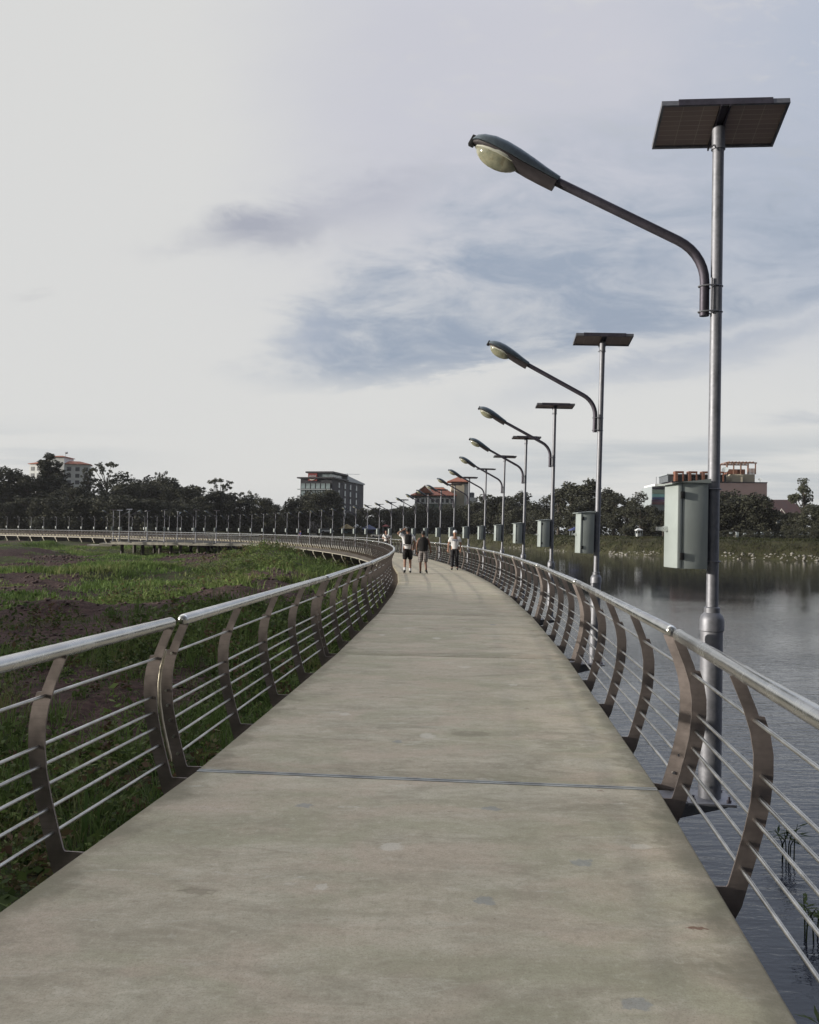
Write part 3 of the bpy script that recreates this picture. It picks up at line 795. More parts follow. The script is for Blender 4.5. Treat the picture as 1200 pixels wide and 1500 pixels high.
X, Y = scatter(60000, -24, 6, -2, 40, lambda X, Y: grass_ok(X, Y) & (rng.random(len(X)) < (.15+.6*sst(fbm(X*.45+2, Y*.3+7, 3), .40, .60))))
blades(X, Y, 7, .12, .34, .009, .6, .5, 'grass', 'rough green grass and tufts on the uneven ground near the walkway', hmap=lambda X, Y: .5+1.1*fbm(X*.3, Y*.3, 3))
X, Y = scatter(110000, -75, 4, 36, 150, lambda X, Y: grass_ok(X, Y) & (rng.random(len(X)) < (.12+.75*sst(fbm(X*.16+2, Y*.10+7, 4), .40, .58))*(60/np.maximum(Y, 36))))
blades(X, Y, 8, .18, .50, .028, .65, .40, 'far_grass', 'patchy sunlit grass on the mounds farther from the walkway', spread=.35, hmap=lambda X, Y: .25+1.6*sst(fbm(X*.14, Y*.10, 3), .3, .75))
# taller reedy clumps beside the railing
def reed_ok(X, Y):
    s = path_offset(X, Y)
    return (s < -1.9) & (s > -11) & (fbm(X*.35+3, Y*.22+8, 3) > .50)
X, Y = scatter(5200, -15, 2, 9, 66, lambda X, Y: reed_ok(X, Y) & (dirt_shade_mask(X, Y) < .5) & (rng.random(len(X)) < .7))
blades(X, Y, 10, .55, 1.05, .012, .55, .35, 'tall_grass', 'tall reedy grass clumps below the left railing', spread=.22)

X, Y = scatter(2600, -9, 0, 1.5, 16, lambda X, Y: (path_offset(X, Y) < -1.75) & in_wedge(X, Y, 2) & (rng.random(len(X)) < .12+.6*sst(fbm(X*.6+4, Y*.5, 3), .48, .62)))
blades(X, Y, 9, .30, .85, .008, .75, 1.1, 'tall_grass', 'tall half dry grass stems by the nearest left railing', spread=.16)

def leaf_cloud(C, size, up=.3, fold=True):
    """diamond leaves at centres C (n,3)"""
    n = len(C)
    d = rng.normal(0, 1, (n, 3)); d[:, 2] = d[:, 2]*.6+up; d /= np.linalg.norm(d, axis=1)[:, None]
    r_ = rng.normal(0, 1, (n, 3)); w = np.cross(d, r_); w /= np.linalg.norm(w, axis=1)[:, None]
    sz = size*rng.uniform(.55, 1.35, n)[:, None]
    P = np.empty((n, 4, 3)); P[:, 0] = C-d*sz*.5; P[:, 2] = C+d*sz*.5; P[:, 1] = C+w*sz*.28; P[:, 3] = C-w*sz*.28
    return P.reshape(-1, 3), np.arange(n)[:, None]*4+np.array([[0, 1, 2, 3]])
def weeds():
    def ok(X, Y):
        s = path_offset(X, Y)
        return (s < -1.65) & in_wedge(X, Y, 3) & (rng.random(len(X)) < (.95-.75*sst(Y, 14, 32))*(.35+.9*fbm(X*.5, Y*.5, 3)))
    X, Y = scatter(5600, -14, 2, 1, 38, lambda X, Y: ok(X, Y) & (rng.random(len(X)) > dirt_shade_mask(X, Y)*1.2-.1))
    k = 44; N = len(X); t = np.repeat(np.arange(N), k)
    rad = np.repeat(rng.uniform(.12, .42, N), k); hh = np.repeat((.12+.85*rng.random(N)**2)*(.6+.8*fbm(X*.4+5, Y*.4, 2)), k)
    g = rng.normal(0, 1, (N*k, 3)); g /= np.linalg.norm(g, axis=1)[:, None]; g *= rng.random(N*k)[:, None]**.4
    x = X[t]+g[:, 0]*rad; y = Y[t]+g[:, 1]*rad
    z = gz(x, y)+.02+hh*np.abs(g[:, 2])*1.25
    P, Q = leaf_cloud(np.stack([x, y, z], -1), np.repeat(rng.uniform(.045, .13, N), k)[:, None])
    sh = np.repeat(np.clip(np.repeat(rng.random(N)**2.2, k)*.85+rng.uniform(-.1, .3, N*k), 0, 1), 4)  # a few clumps coloured brighter, standing in for sun on the leaves
    dr = np.repeat(np.clip(np.repeat(rng.uniform(-1.6, 1.0, N), k)+rng.uniform(-.2, .2, N*k), 0, 1), 4)
    tag(link('weeds', np_mesh('weeds', P, [Q], M['weed'], {'shade': sh, 'dry': dr})), 'leafy dark green weeds crowding below the left railing', 'weeds', kind='stuff')
    X, Y = scatter(5200, -24, 0, 16, 84, lambda X, Y: (path_offset(X, Y) < -2.2) & (path_offset(X, Y) > -13.5) & (rng.random(len(X)) > dirt_shade_mask(X, Y)*1.2-.1) & in_wedge(X, Y, 3) & (rng.random(len(X)) < .25+.9*sst(fbm(X*.22+5, Y*.16+3, 3), .42, .6)))
    k = 34; N = len(X); t = np.repeat(np.arange(N), k)
    rad = np.repeat(rng.uniform(.25, .7, N), k); hh = np.repeat((.2+.75*rng.random(N)**1.8)*(.5+fbm(X*.3+2, Y*.2, 3)), k)
    g = rng.normal(0, 1, (N*k, 3)); g /= np.linalg.norm(g, axis=1)[:, None]; g *= rng.random(N*k)[:, None]**.4
    x = X[t]+g[:, 0]*rad; y = Y[t]+g[:, 1]*rad; z = gz(x, y)+.02+hh*np.abs(g[:, 2])*1.2
    P, Q = leaf_cloud(np.stack([x, y, z], -1), np.repeat(rng.uniform(.08, .2, N), k)[:, None], .6)
    sh = np.repeat(np.clip(np.repeat(rng.random(N)**1.6, k)*.8+rng.uniform(-.1, .25, N*k), 0, 1), 4)
    dr = np.repeat(np.clip(np.repeat(rng.uniform(-2, .8, N), k), 0, 1), 4)
    tag(link('mound_weeds', np_mesh('mound_weeds', P, [Q], M['weed'], {'shade': sh, 'dry': dr})), 'bushy green weeds covering the mound behind the left railing', 'weeds', kind='stuff')
    # sods and clods on the bare soil
    n = 4200
    X, Y = scatter(60000, -40, 0, 18, 105, lambda X, Y: (dirt_shade_mask(X, Y) > .55) & (path_offset(X, Y) < -2) & in_wedge(X, Y, 2))
    X, Y = X[:n], Y[:n]
    base = np.array([(1, 0, 0), (0, 1, 0), (-1, 0, 0), (0, -1, 0), (0, 0, 1), (0, 0, -1)], float)
    tri = np.array([(0, 1, 4), (1, 2, 4), (2, 3, 4), (3, 0, 4), (1, 0, 5), (2, 1, 5), (3, 2, 5), (0, 3, 5)])
    sz = (.02+.12*rng.random(len(X))**2.5)*(.7+Y/90)
    V = base[None]*(sz[:, None, None]*rng.uniform(.5, 1.2, (len(X), 6, 1))); 
    V = V*np.array([1.1, 1, .65])+np.stack([X, Y, gz(X, Y)+sz*.15], -1)[:, None]
    a = rng.uniform(0, 6.28, len(X))
    tag(link('clods', np_mesh('clods', V.reshape(-1, 3), [(np.arange(len(X))[:, None, None]*6+tri[None]).reshape(-1, 3)], M['soil'])), 'clods of reddish soil on the bare patches', 'soil', kind='stuff')
M['soil'] = simple('loose_soil', (.070, .042, .038), .95, 0, .35, 1.2, .3)
weeds()

# a few plants standing in the shallow water right of the railing
def water_plant(x, y, seed, hgt=.6, n=9, lab=''):
    r_ = random.Random(seed); mb = MB()
    for k in range(n):
        a = r_.uniform(0, 6.28); l_ = hgt*r_.uniform(.6, 1.1); dx, dy = math.cos(a)*l_*.35, math.sin(a)*l_*.35; b = Vector((r_.uniform(-.1, .1), r_.uniform(-.1, .1), -.4))
        pts = [b, b+Vector((dx*.3, dy*.3, .4+l_*.6)), b+Vector((dx, dy, .4+l_))]
        mb.tube(pts, [.008, .007, .003], 5)
        for q in range(7):
            t = r_.uniform(.3, 1); c = pts[1].lerp(pts[2], t); a2 = r_.uniform(0, 6.28); s = r_.uniform(.10, .2)
            d = Vector((math.cos(a2)*s, math.sin(a2)*s, r_.uniform(-.03, .08))); w_ = Vector((-d.y, d.x, .02)).normalized()*.016
            mb.add([c, c+d*.5+w_, c+d, c+d*.5-w_], [(0, 1, 2, 3)])
    o = mb.build('water_plant', M['weed'], None, 0); o.location = (x, y, WATER_Z); tag(o, lab, 'plant', 'water plants by the right railing')
water_plant(4.35, 10.2, 1, .40, 6, 'spindly plant in the lake seen between the right railing bars, farthest out')
water_plant(3.75, 8.3, 2, .30, 5, 'leafy plant in the dark water behind the nearest right railing')
water_plant(3.05, 6.3, 3, .25, 8, 'bushy plant in the dark water at the lower right corner')

# ------------------------------------------------------------------ trees
def crown_arrays(blobs, per, size, seed, flat=.75):
    r_ = np.random.default_rng(seed); C = []; S_ = []
    for (cx, cy, cz, rx, rz) in blobs:
        n = int(per*(rx**1.6))
        g = r_.normal(0, 1, (n, 3)); g /= np.linalg.norm(g, axis=1)[:, None]; g *= (r_.random(n)**.38)[:, None]
        lump = 1+.22*np.sin(g[:, 0]*7+cx*3)*np.sin(g[:, 1]*7+cy*2)*np.sin(g[:, 2]*6+cz)
        C.append(np.stack([cx+g[:, 0]*rx*lump, cy+g[:, 1]*rx*lump, cz+g[:, 2]*rz*lump], -1))
        S_.append(np.clip(r_.uniform(0, .6)+r_.uniform(0, .4, n), 0, 1))
    return np.concatenate(C), np.concatenate(S_)
def tree_mesh(kind, seed):
    """crown and trunk of one kind, 10 m tall"""
    r_ = random.Random(seed); blobs = []; limbs = []
    if kind == 'round':
        for k in range(34):
            a = r_.uniform(0, 6.28); q = math.sqrt(r_.random())*3.5; z = r_.uniform(2.4, 8.6); lim = 3.9*math.sqrt(max(.05, 1-((z-5.2)/4.6)**2))
            q = min(q, lim); blobs.append((math.cos(a)*q, math.sin(a)*q, z, r_.uniform(.8, 1.5), r_.uniform(.7, 1.25)))
        size, per = .46, 140
    elif kind == 'tall':
        for k in range(30):
            a = r_.uniform(0, 6.28); z = r_.uniform(2.2, 9.4); lim = 2.5*math.sin(math.pi*min(1, (z-.6)/10.2))**.7; q = math.sqrt(r_.random())*lim
            blobs.append((math.cos(a)*q, math.sin(a)*q, z, r_.uniform(.55, 1.1), r_.uniform(.55, 1.0)))
        size, per = .42, 160
    elif kind == 'cone':
        for k in range(58):
            a = r_.uniform(0, 6.28); z = 9.7*(1-r_.random()**.75)+.3; lim = 2.6*(1-z/10.3)**.7; q = r_.uniform(.1, 1)*lim
            blobs.append((math.cos(a)*q, math.sin(a)*q, z, .45+.6*(1-z/11), r_.uniform(.6, 1.1)))
        size, per = .42, 300
    elif kind == 'open':
        for k in range(64):
            a = r_.uniform(0, 6.28); z = r_.uniform(3.2, 9.7); lim = 3.6*math.sin(math.pi*min(1, (z-1.5)/9.2))**.6; q = math.sqrt(r_.random())*lim
            blobs.append((math.cos(a)*q, math.sin(a)*q, z, r_.uniform(.28, .62), r_.uniform(.2, .42)))
        size, per = .36, 130
    elif kind == 'low':
        for k in range(40):
            a = r_.uniform(0, 6.28); z = r_.uniform(.6, 8.8); lim = 4.8*math.sqrt(max(.05, 1-((z-3)/6.3)**2)); q = math.sqrt(r_.random())*lim
            blobs.append((math.cos(a)*q, math.sin(a)*q, z, r_.uniform(.9, 1.6), r_.uniform(.8, 1.3)))
        size, per = .48, 130
    else:  # lollipop
        for k in range(20):
            a = r_.uniform(0, 6.28); z = r_.uniform(5.0, 9.4); lim = 2.6*math.sqrt(max(.05, 1-((z-7.1)/2.7)**2)); q = math.sqrt(r_.random())*lim
            blobs.append((math.cos(a)*q, math.sin(a)*q, z, r_.uniform(.5, .95), r_.uniform(.45, .8)))
        size, per = .38, 150
    C, sh = crown_arrays(blobs, per, size, seed)
    P, Q = leaf_cloud(C, size, .1)
    crown = np_mesh('crown', P, [Q], M['leaf_open'] if kind in ('open', 'lollipop') else M['leaf'], {'shade': np.repeat(sh, 4)})
    mb = MB(); top = {'round': 6, 'tall': 8, 'cone': 9.3, 'open': 7, 'low': 5, 'lollipop': 7}[kind]
    mb.tube([(0, 0, -1), (.05, 0, 1), (-.06, .08, top*.5), (.05, 0, top)], [.30, .24, .18, .06], 8)
    for b in blobs[::2]:
        z0 = max(1.2, min(top-.5, b[2]*.55)); mb.tube([(0, 0, z0), (b[0]*.5, b[1]*.5, (z0+b[2])/2+.2), (b[0], b[1], b[2])], [.11, .07, .02], 5)
    return crown, mb.mesh('trunk', M['bark'], 60)
TREES = {k: [tree_mesh(k, s) for s in ss] for k, ss in dict(round=(1, 2, 3), tall=(4, 5), cone=(6,), open=(7, 8), low=(9, 10), lollipop=(12,)).items()}
WORDS = dict(round='broad round crowned', tall='tall bushy', cone='dark cone shaped', open='thin open branched', low='low spreading', lollipop='slim trunked round topped')
rt = random.Random(5)
def plant_row(group, where, items):
    items = sorted(items, key=lambda t: t[0])
    for n_, (px, ytop, D, kind, wf) in enumerate(items):
        p = at(px, ytop, D); g = float(gz(p.x, D)); h = max(2.0, p.z-g)*1.03
        crown, trunk = TREES[kind][rt.randrange(len(TREES[kind]))]
        o = empty('tree', (p.x, D, g-.1), rt.uniform(0, 6.28)); s = h/10; o.scale = (s*wf, s*wf, s)
        link('crown', crown, o); link('trunk', trunk, o)
        tag(o, f'{WORDS[kind]} {"bush" if group.startswith("bush") else "tree"}, {ordinal(n_+1)} from the left {where}', 'tree', group)
R1 = []
for k in range(13):
    x = -40+k*27+rt.uniform(-6, 6); D = 258-(x > 120)*4+rt.uniform(-4, 4)
    R1.append((x, {0: 728, 1: 726, 2: 724}.get(k % 3)+rt.uniform(-6, 8)+max(0, (x-230))*.12, D, 'low' if k % 2 else 'round', 1.25))
plant_row('trees in the front row of the left woods', 'in the left woods front row', R1)
plant_row('trees along the skyline of the left woods', 'on the left woods skyline', [(-34, 684, 300, 'round', 1.30), (-8, 682, 296, 'round', 1.30), (18, 684, 300, 'round', 1.23), (43, 690, 296, 'round', 1.17), (73, 669, 298, 'cone', 1.75), (92, 712, 290, 'low', 1.17), (112, 708, 288, 'low', 1.17), (133, 686, 306, 'open', .75), (157, 678, 306, 'open', 1.0),
    (182, 701, 294, 'round', 1.17), (203, 690, 300, 'round', 1.23), (228, 699, 296, 'round', 1.23), (236, 691, 304, 'open', .5), (252, 697, 300, 'round', 1.17), (268, 704, 292, 'round', 1.17), (284, 726, 286, 'low', 1.17)])
plant_row('trees behind the bend of the walkway', 'behind the walkway bend', [(300, 716, 290, 'round', 1.17), (322, 702, 300, 'open', 1.0), (318, 716, 292, 'low', 1.30), (343, 718, 292, 'round', 1.30), (364, 720, 306, 'open', .9), (372, 728, 292, 'low', 1.43), (392, 727, 290, 'round', 1.30), (408, 741, 286, 'low', 1.30), (424, 742, 288, 'low', 1.17), (432, 727, 292, 'round', 1.04), (452, 721, 288, 'round', 1.17), (474, 712, 292, 'round', 1.23), (488, 727, 288, 'tall', 1.15), (505, 748, 296, 'low', 1.04), (524, 752, 300, 'low', 1.04)])
plant_row('trees behind the middle of the walkway', 'in the row beyond the people', [(541, 741, 310, 'round', 1.30), (556, 742, 306, 'low', 1.30), (573, 739, 312, 'round', 1.43), (590, 741, 306, 'low', 1.30), (606, 736, 312, 'round', 1.30), (622, 739, 306, 'low', 1.30), (640, 737, 312, 'round', 1.43), (657, 740, 306, 'low', 1.30), (673, 737, 310, 'round', 1.30), (690, 735, 300, 'round', 1.30), (704, 732, 296, 'low', 1.30), (720, 727, 292, 'round', 1.30), (741, 717, 288, 'round', 1.37), (757, 727, 282, 'low', 1.17)])
plant_row('trees on the bank behind the right lamps', 'on the bank between lamps', [(772, 736, 268, 'low', 1.30), (788, 738, 260, 'round', 1.30), (803, 727, 250, 'round', 1.17), (818, 717, 244, 'tall', 1.26), (837, 708, 238, 'tall', 1.38), (858, 703, 232, 'tall', 1.32), (862, 727, 226, 'low', 1.17), (880, 718, 228, 'round', 1.10), (900, 716, 222, 'tall', 1.38), (919, 719, 216, 'round', 1.10), (938, 735, 208, 'low', 1.17), (954, 743, 212, 'low', 1.17), (972, 740, 204, 'round', 1.04)])
plant_row('trees on the far right bank', 'before the mauve building', [(994, 742, 186, 'round', 1.17), (1014, 737, 184, 'round', 1.17), (1033, 733, 186, 'round', 1.17), (1054, 726, 186, 'round', 1.30), (1080, 714, 184, 'round', 1.43), (1104, 723, 182, 'round', 1.23), (1124, 742, 186, 'low', 1.04), (1150, 746, 190, 'low', 0.91), (1179, 700, 178, 'lollipop', .95), (1168, 745, 176, 'low', 0.91), (1196, 737, 172, 'round', 1.17), (1222, 732, 168, 'round', 1.30)])
plant_row('bushes before the garden wall', 'before the garden wall', [(1066, 776, 171, 'low', 1.69), (1098, 774, 170, 'low', 2.08), (1124, 775, 168, 'low', 1.82), (1149, 776, 168, 'low', 1.56), (1166, 774, 166, 'low', 1.95), (1192, 774, 164, 'low', 2.08), (1010, 772, 176, 'low', 2.08), (1040, 774, 174, 'low', 1.95)])
# dark undergrowth under the trees
def undergrowth():
    pts = []
    def band(n, fx, fD, hmax, d=6):
        px = rng.uniform(*fx, n); 
        D = np.array([fD(x) for x in px])+rng.uniform(-d, d, n)
        X = (px-600)/F*D; z = gz(X, D)+hmax*rng.random(n)**1.3*(.5+.9*vnoise(px*.08, D*.1)); pts.append(np.stack([X, D, z], -1))
    band(9000, (-60, 300), lambda x: 262, 4.0, 8)
    band(5000, (290, 540), lambda x: 296, 3.2)
    band(5000, (535, 770), lambda x: 312 if x < 680 else 312-(x-680)*.35, 3.0)
    band(3500, (760, 985), lambda x: 282-(x-760)*.30, 2.6, 5)
    band(3500, (975, 1240), lambda x: 203-(x-975)*.06, 3.0, 5)
    P, Q = leaf_cloud(np.concatenate(pts), .75, .1)
    tag(link('undergrowth', np_mesh('undergrowth', P, [Q], M['leaf'], {'shade': np.repeat(rng.random(len(P)//4), 4)})), 'dark undergrowth between the tree trunks', 'undergrowth', kind='stuff')
undergrowth()
# trees behind the camera and on the left outside the picture close the horizon there
# rubble along the far waterline
def rubble():
    base = np.array([(1, 0, 0), (0, 1, 0), (-1, 0, 0), (0, -1, 0), (0, 0, 1), (0, 0, -1)], float)
    tri = np.array([(0, 1, 4), (1, 2, 4), (2, 3, 4), (3, 0, 4), (1, 0, 5), (2, 1, 5), (3, 2, 5), (0, 3, 5)])
    C = []; SZ = []
    for (px0, px1, n) in ((893, 968, 70), (735, 775, 30), (1058, 1110, 45), (1118, 1200, 75), (1200, 1260, 60), (800, 830, 30)):
        # walk outwards from the view point until the bank comes out of the water
        q = np.linspace(px0, px1, 12); DD = np.arange(110, 320, .6)
        gx = (q[:, None]-600)/F*DD[None]; D0 = DD[np.argmax(gz(gx, np.broadcast_to(DD, gx.shape)) > WATER_Z-.05, axis=1)]
        px = rng.uniform(px0, px1, n); D = np.interp(px, q, D0)+rng.uniform(-.3, .9, n)
        x = (px-600)/F*D; C.append(np.stack([x, D, gz(x, D)], -1)); SZ.append(.07+.28*rng.random(n)**2)
    C = np.concatenate(C); SZ = np.concatenate(SZ)
    V = base[None]*(SZ[:, None, None]*rng.uniform(.6, 1.2, (len(C), 6, 1)))*np.array([1.2, 1, .7])+C[:, None]
    tag(link('rubble', np_mesh('rubble', V.reshape(-1, 3), [(np.arange(len(C))[:, None, None]*6+tri[None]).reshape(-1, 3)], M['rock'])), 'pale rubble stones along the far waterline', 'rubble', kind='stuff')
rubble()
# grass on the far bank
Xb = rng.uniform(10, 110, 40000); Yb = rng.uniform(125, 270, 40000); bo = shore_offset(Xb, Yb); kb = (bo > 1.5) & (bo < 16) & in_wedge(Xb, Yb, 5)
blades(Xb[kb], Yb[kb], 5, .25, .6, .05, .7, .4, 'bank_grass', 'green grass on the far lake bank', spread=.6)

# ------------------------------------------------------------------ buildings
M['white'] = simple('white_render', (.80, .82, .84), .8, 0, .08, .3)
M['cream'] = simple('cream_render', (.55, .50, .40), .8, 0, .1, .3)
M['roof'] = simple('red_roof_tiles', (.36, .125, .075), .8, 0, .25, 1.5)
M['roof_dark'] = simple('dark_red_roof', (.055, .028, .030), .8, 0, .25, 1.5)
M['glass'] = simple('window_glass', (.05, .06, .07), .12, 0, .3, .5)
M['glass_pale'] = simple('pale_glass', (.22, .27, .29), .15, 0, .35, .4)
M['dark_wall'] = simple('dark_wall', (.018, .018, .030), .7, 0, .2, .3)
M['dark_trim'] = simple('dark_trim', (.035, .032, .04), .6)
M['pale_trim'] = simple('pale_trim', (.36, .40, .43), .5)
M['mauve'] = simple('mauve_wall', (.205, .155, .163), .85, 0, .08, .2)
M['brown'] = simple('brown_fin', (.20, .085, .055), .8, 0, .15, 1)
M['rust'] = simple('rusty_frame', (.22, .12, .085), .8, 0, .2, 1)
M['tank'] = simple('grey_tank', (.12, .13, .15), .5)
for nm, c in dict(teal=(.12, .26, .28), navy=(.05, .07, .16), purple=(.13, .08, .15), pink=(.30, .17, .20), yellow=(.30, .23, .10), blue=(.045, .06, .19), red=(.22, .04, .04), greenish=(.14, .19, .17), paper=(.6, .58, .55)).items(): M[nm] = simple(nm+'_paint', c, .75, 0, .12, .8)
def facade_windows(root, xs, zs, y, w, h, mat='glass', frame='pale_trim', d=.12, sub=True):
    f = MB(); f.box(-w/2-.1, w/2+.1, -d, 0, -h/2-.1, h/2+.1); fm = f.mesh('window', M[frame], 0)
    g = MB(); g.box(-w/2, w/2, -d-.03, -d+.01, -h/2, h/2); gm = g.mesh('pane', M[mat], 0)
    for x in xs:
        for z in zs:
            o = link('window', fm, root); o.location = (x, y-.002, z)
            link('pane', gm, o)
def hip(x0, x1, y0, y1, z0, z1, r0, r1, th=.25):
    """hipped roof with ridge between x=r0 and x=r1"""
    mb = MB(); ym = (y0+y1)/2
    v = [(x0, y0, z0), (x1, y0, z0), (x1, y1, z0), (x0, y1, z0), (r0, ym, z1), (r1, ym, z1)]+[(x0, y0, z0-th), (x1, y0, z0-th), (x1, y1, z0-th), (x0, y1, z0-th)]
    mb.add(v, [(0, 1, 5, 4), (2, 3, 4, 5), (1, 2, 5), (3, 0, 4), (6, 7, 1, 0), (7, 8, 2, 1), (8, 9, 3, 2), (9, 6, 0, 3), (9, 8, 7, 6)])
    return mb
def hotel():
    D = 430; c = at(85, 706, D); z = lambda y, x=85: at(x, y, D).z; s_ = D/F
    b0 = float(gz(c.x, D)); o = empty('hotel', (c.x, D, b0))
    zt = z(677)-b0
    m = MB(); m.box(-4.6, 3.6, -2, 10, 0, z(670)-b0); m.build('tower', M['white'], o, 0)
    hip(-5.2, 4.2, -2.6, 10.6, z(670)-b0+.26, z(666.5)-b0, -1.5, .5).build('tower_roof', M['roof'], o, 0)
    for sx, x0, w_, lab in ((-1, -4.6, 10.5, 0), (1, 3.6, 11.5, 0)):
        e = MB(); T = Matrix.Translation((x0, -1, 0)) @ Matrix.Rotation(R(-14*sx), 4, 'Z')
        if sx < 0: T = Matrix.Translation((x0, -1, 0)) @ Matrix.Rotation(R(14), 4, 'Z')
        T = Matrix.Translation((x0, -1, 0)) @ Matrix.Rotation(R(16*sx), 4, 'Z')
        a, b = (0, w_) if sx > 0 else (-w_, 0)
        zz = z(680)-b0
        e.box(a, b, 0, 10, 0, zz, T); wl = e.build('wing', M['white'], o, 0)
        hp = hip(a-.6, b+.6, -.7, 10.7, zz+.27, zz+1.9, a+5*(sx < 0), b-5*(sx > 0)); hp.v = [tuple(T @ Vector(q)) for q in hp.v]; hp.build('wing_roof', M['roof'], o, 0)
        wn = empty('window_row'); wn.parent = wl; bpy.data.objects.remove(wn)
        f = MB(); f.box(-.95, .95, -.14, 0, -1.0, .9); fm = f.mesh('window', M['tank'], 0)
        for k in range(3):
            for r_ in range(5):
                q = link('window', fm, o); xx = a+(b-a)*(k+.5)/3
                q.matrix_local = T @ Matrix.Translation((xx, -.01, zz-2.2-3.2*r_))
    a = MB(); a.tube([(2.6, 2, z(666.5)-b0-1), (2.6, 2, z(662.5)-b0)], .09, 6); a.tube([(2.6, 2, z(663)-b0), (3.6, 2, z(662.4)-b0)], .5, 8); a.build('antenna', M['pale_trim'], o)
    tag(o, 'white hotel with red tiled roofs rising above the left woods', 'building')
hotel()
def dark_block():
    o = empty('office_block', (-41, 332.7, float(gz(-41, 332.7))), R(-12.5)); b0 = o.location.z
    zz = lambda y: at(486, y, 330).z-b0
    W, Dp = 12.3, 44; zt = zz(701)
    m = MB(); m.box(0, W, 0, Dp, 0, zt); m.build('wall', M['dark_wall'], o, 0)
    # glazed upper storeys at the front with columns
    facade_windows(o, [1.1+1.95*k for k in range(6)], [zz(722), zz(712)], 0, 1.55, 1.9, 'glass_pale', 'dark_trim', .25)
    m = MB(); m.box(-.9, W+.3, -1.1, -.27, zz(717.6), zz(716.4)); m.box(-.9, W+.3, -1.1, -.27, zz(727.4), zz(726)); m.build('balcony', M['pale_trim'], o, 0)
    m = MB(); m.box(-1, W+1.2, -1.4, 18, zt+.02, zt+.5); m.build('parapet', M['dark_trim'], o, 0)
    # penthouse with overhanging slab
    m = MB(); m.box(3.1, 11.5, 0.2, 16, zt+.52, zz(693)); m.build('penthouse', M['glass_pale'], o, 0)
    m = MB(); m.box(2.2, 13, -1.0, 19, zz(692.9), zz(690.6)); m.build('roof_slab', M['dark_trim'], o, 0)
    # sign: dark red board with a pale curved mark
    m = MB(); m.box(3.1, 6.6, -.6, .15, zz(704.5), zz(693.2)); sg = m.build('sign', M['red'], o, 0)
    m = MB(); zc = zz(698.6)
    pts = [(4.85+1.35*math.cos(t), -.66, zc+1.15*math.sin(t)) for t in [math.pi+math.pi*k/12 for k in range(13)]]
    m.tube(pts, [.06+.16*math.sin(math.pi*k/12) for k in range(13)], 6); m.build('emblem', M['paper'], sg)
    m = MB()
    for k in range(6): m.box(3.55+.46*k, 3.82+.46*k, -.64, -.6, zc+.05, zc+.5+.12*(k % 2))
    m.build('lettering', M['pale_trim'], sg, 0)
    # side roof and stair strips along the receding wall
    m = MB(); m.prism([(18.5, zt+.03), (44.5, zt+.03), (44.5, zt+.5), (20, zt+2.2), (18.5, zt+2.2)], W-5, W+.5, lambda a, b, h: Vector((h, a, b))); m.build('side_roof', M['pale_trim'], o, 0)
    g = MB(); g.box(0, .12, -.8, .8, -1.0, 1.0); gm = g.mesh('window', M['glass_pale'], 0)
    for y in (9, 17, 24.5, 33):
        for k in range(6):
            q = link('window', gm, o); q.location = (W-.02, y, zt-2-2.85*k)
    m = MB(); m.tube([(W-3, 30, zt), (W-3, 30, zt+4)], .08, 5); m.tube([(W-8, 30, zt+3.8), (W+1, 34, zt+3.8)], .07, 5); m.build('roof_mast', M['pale_trim'], o)
    tag(o, 'dark multi storey block with glazed top floors and red sign above the trees', 'building')
dark_block()
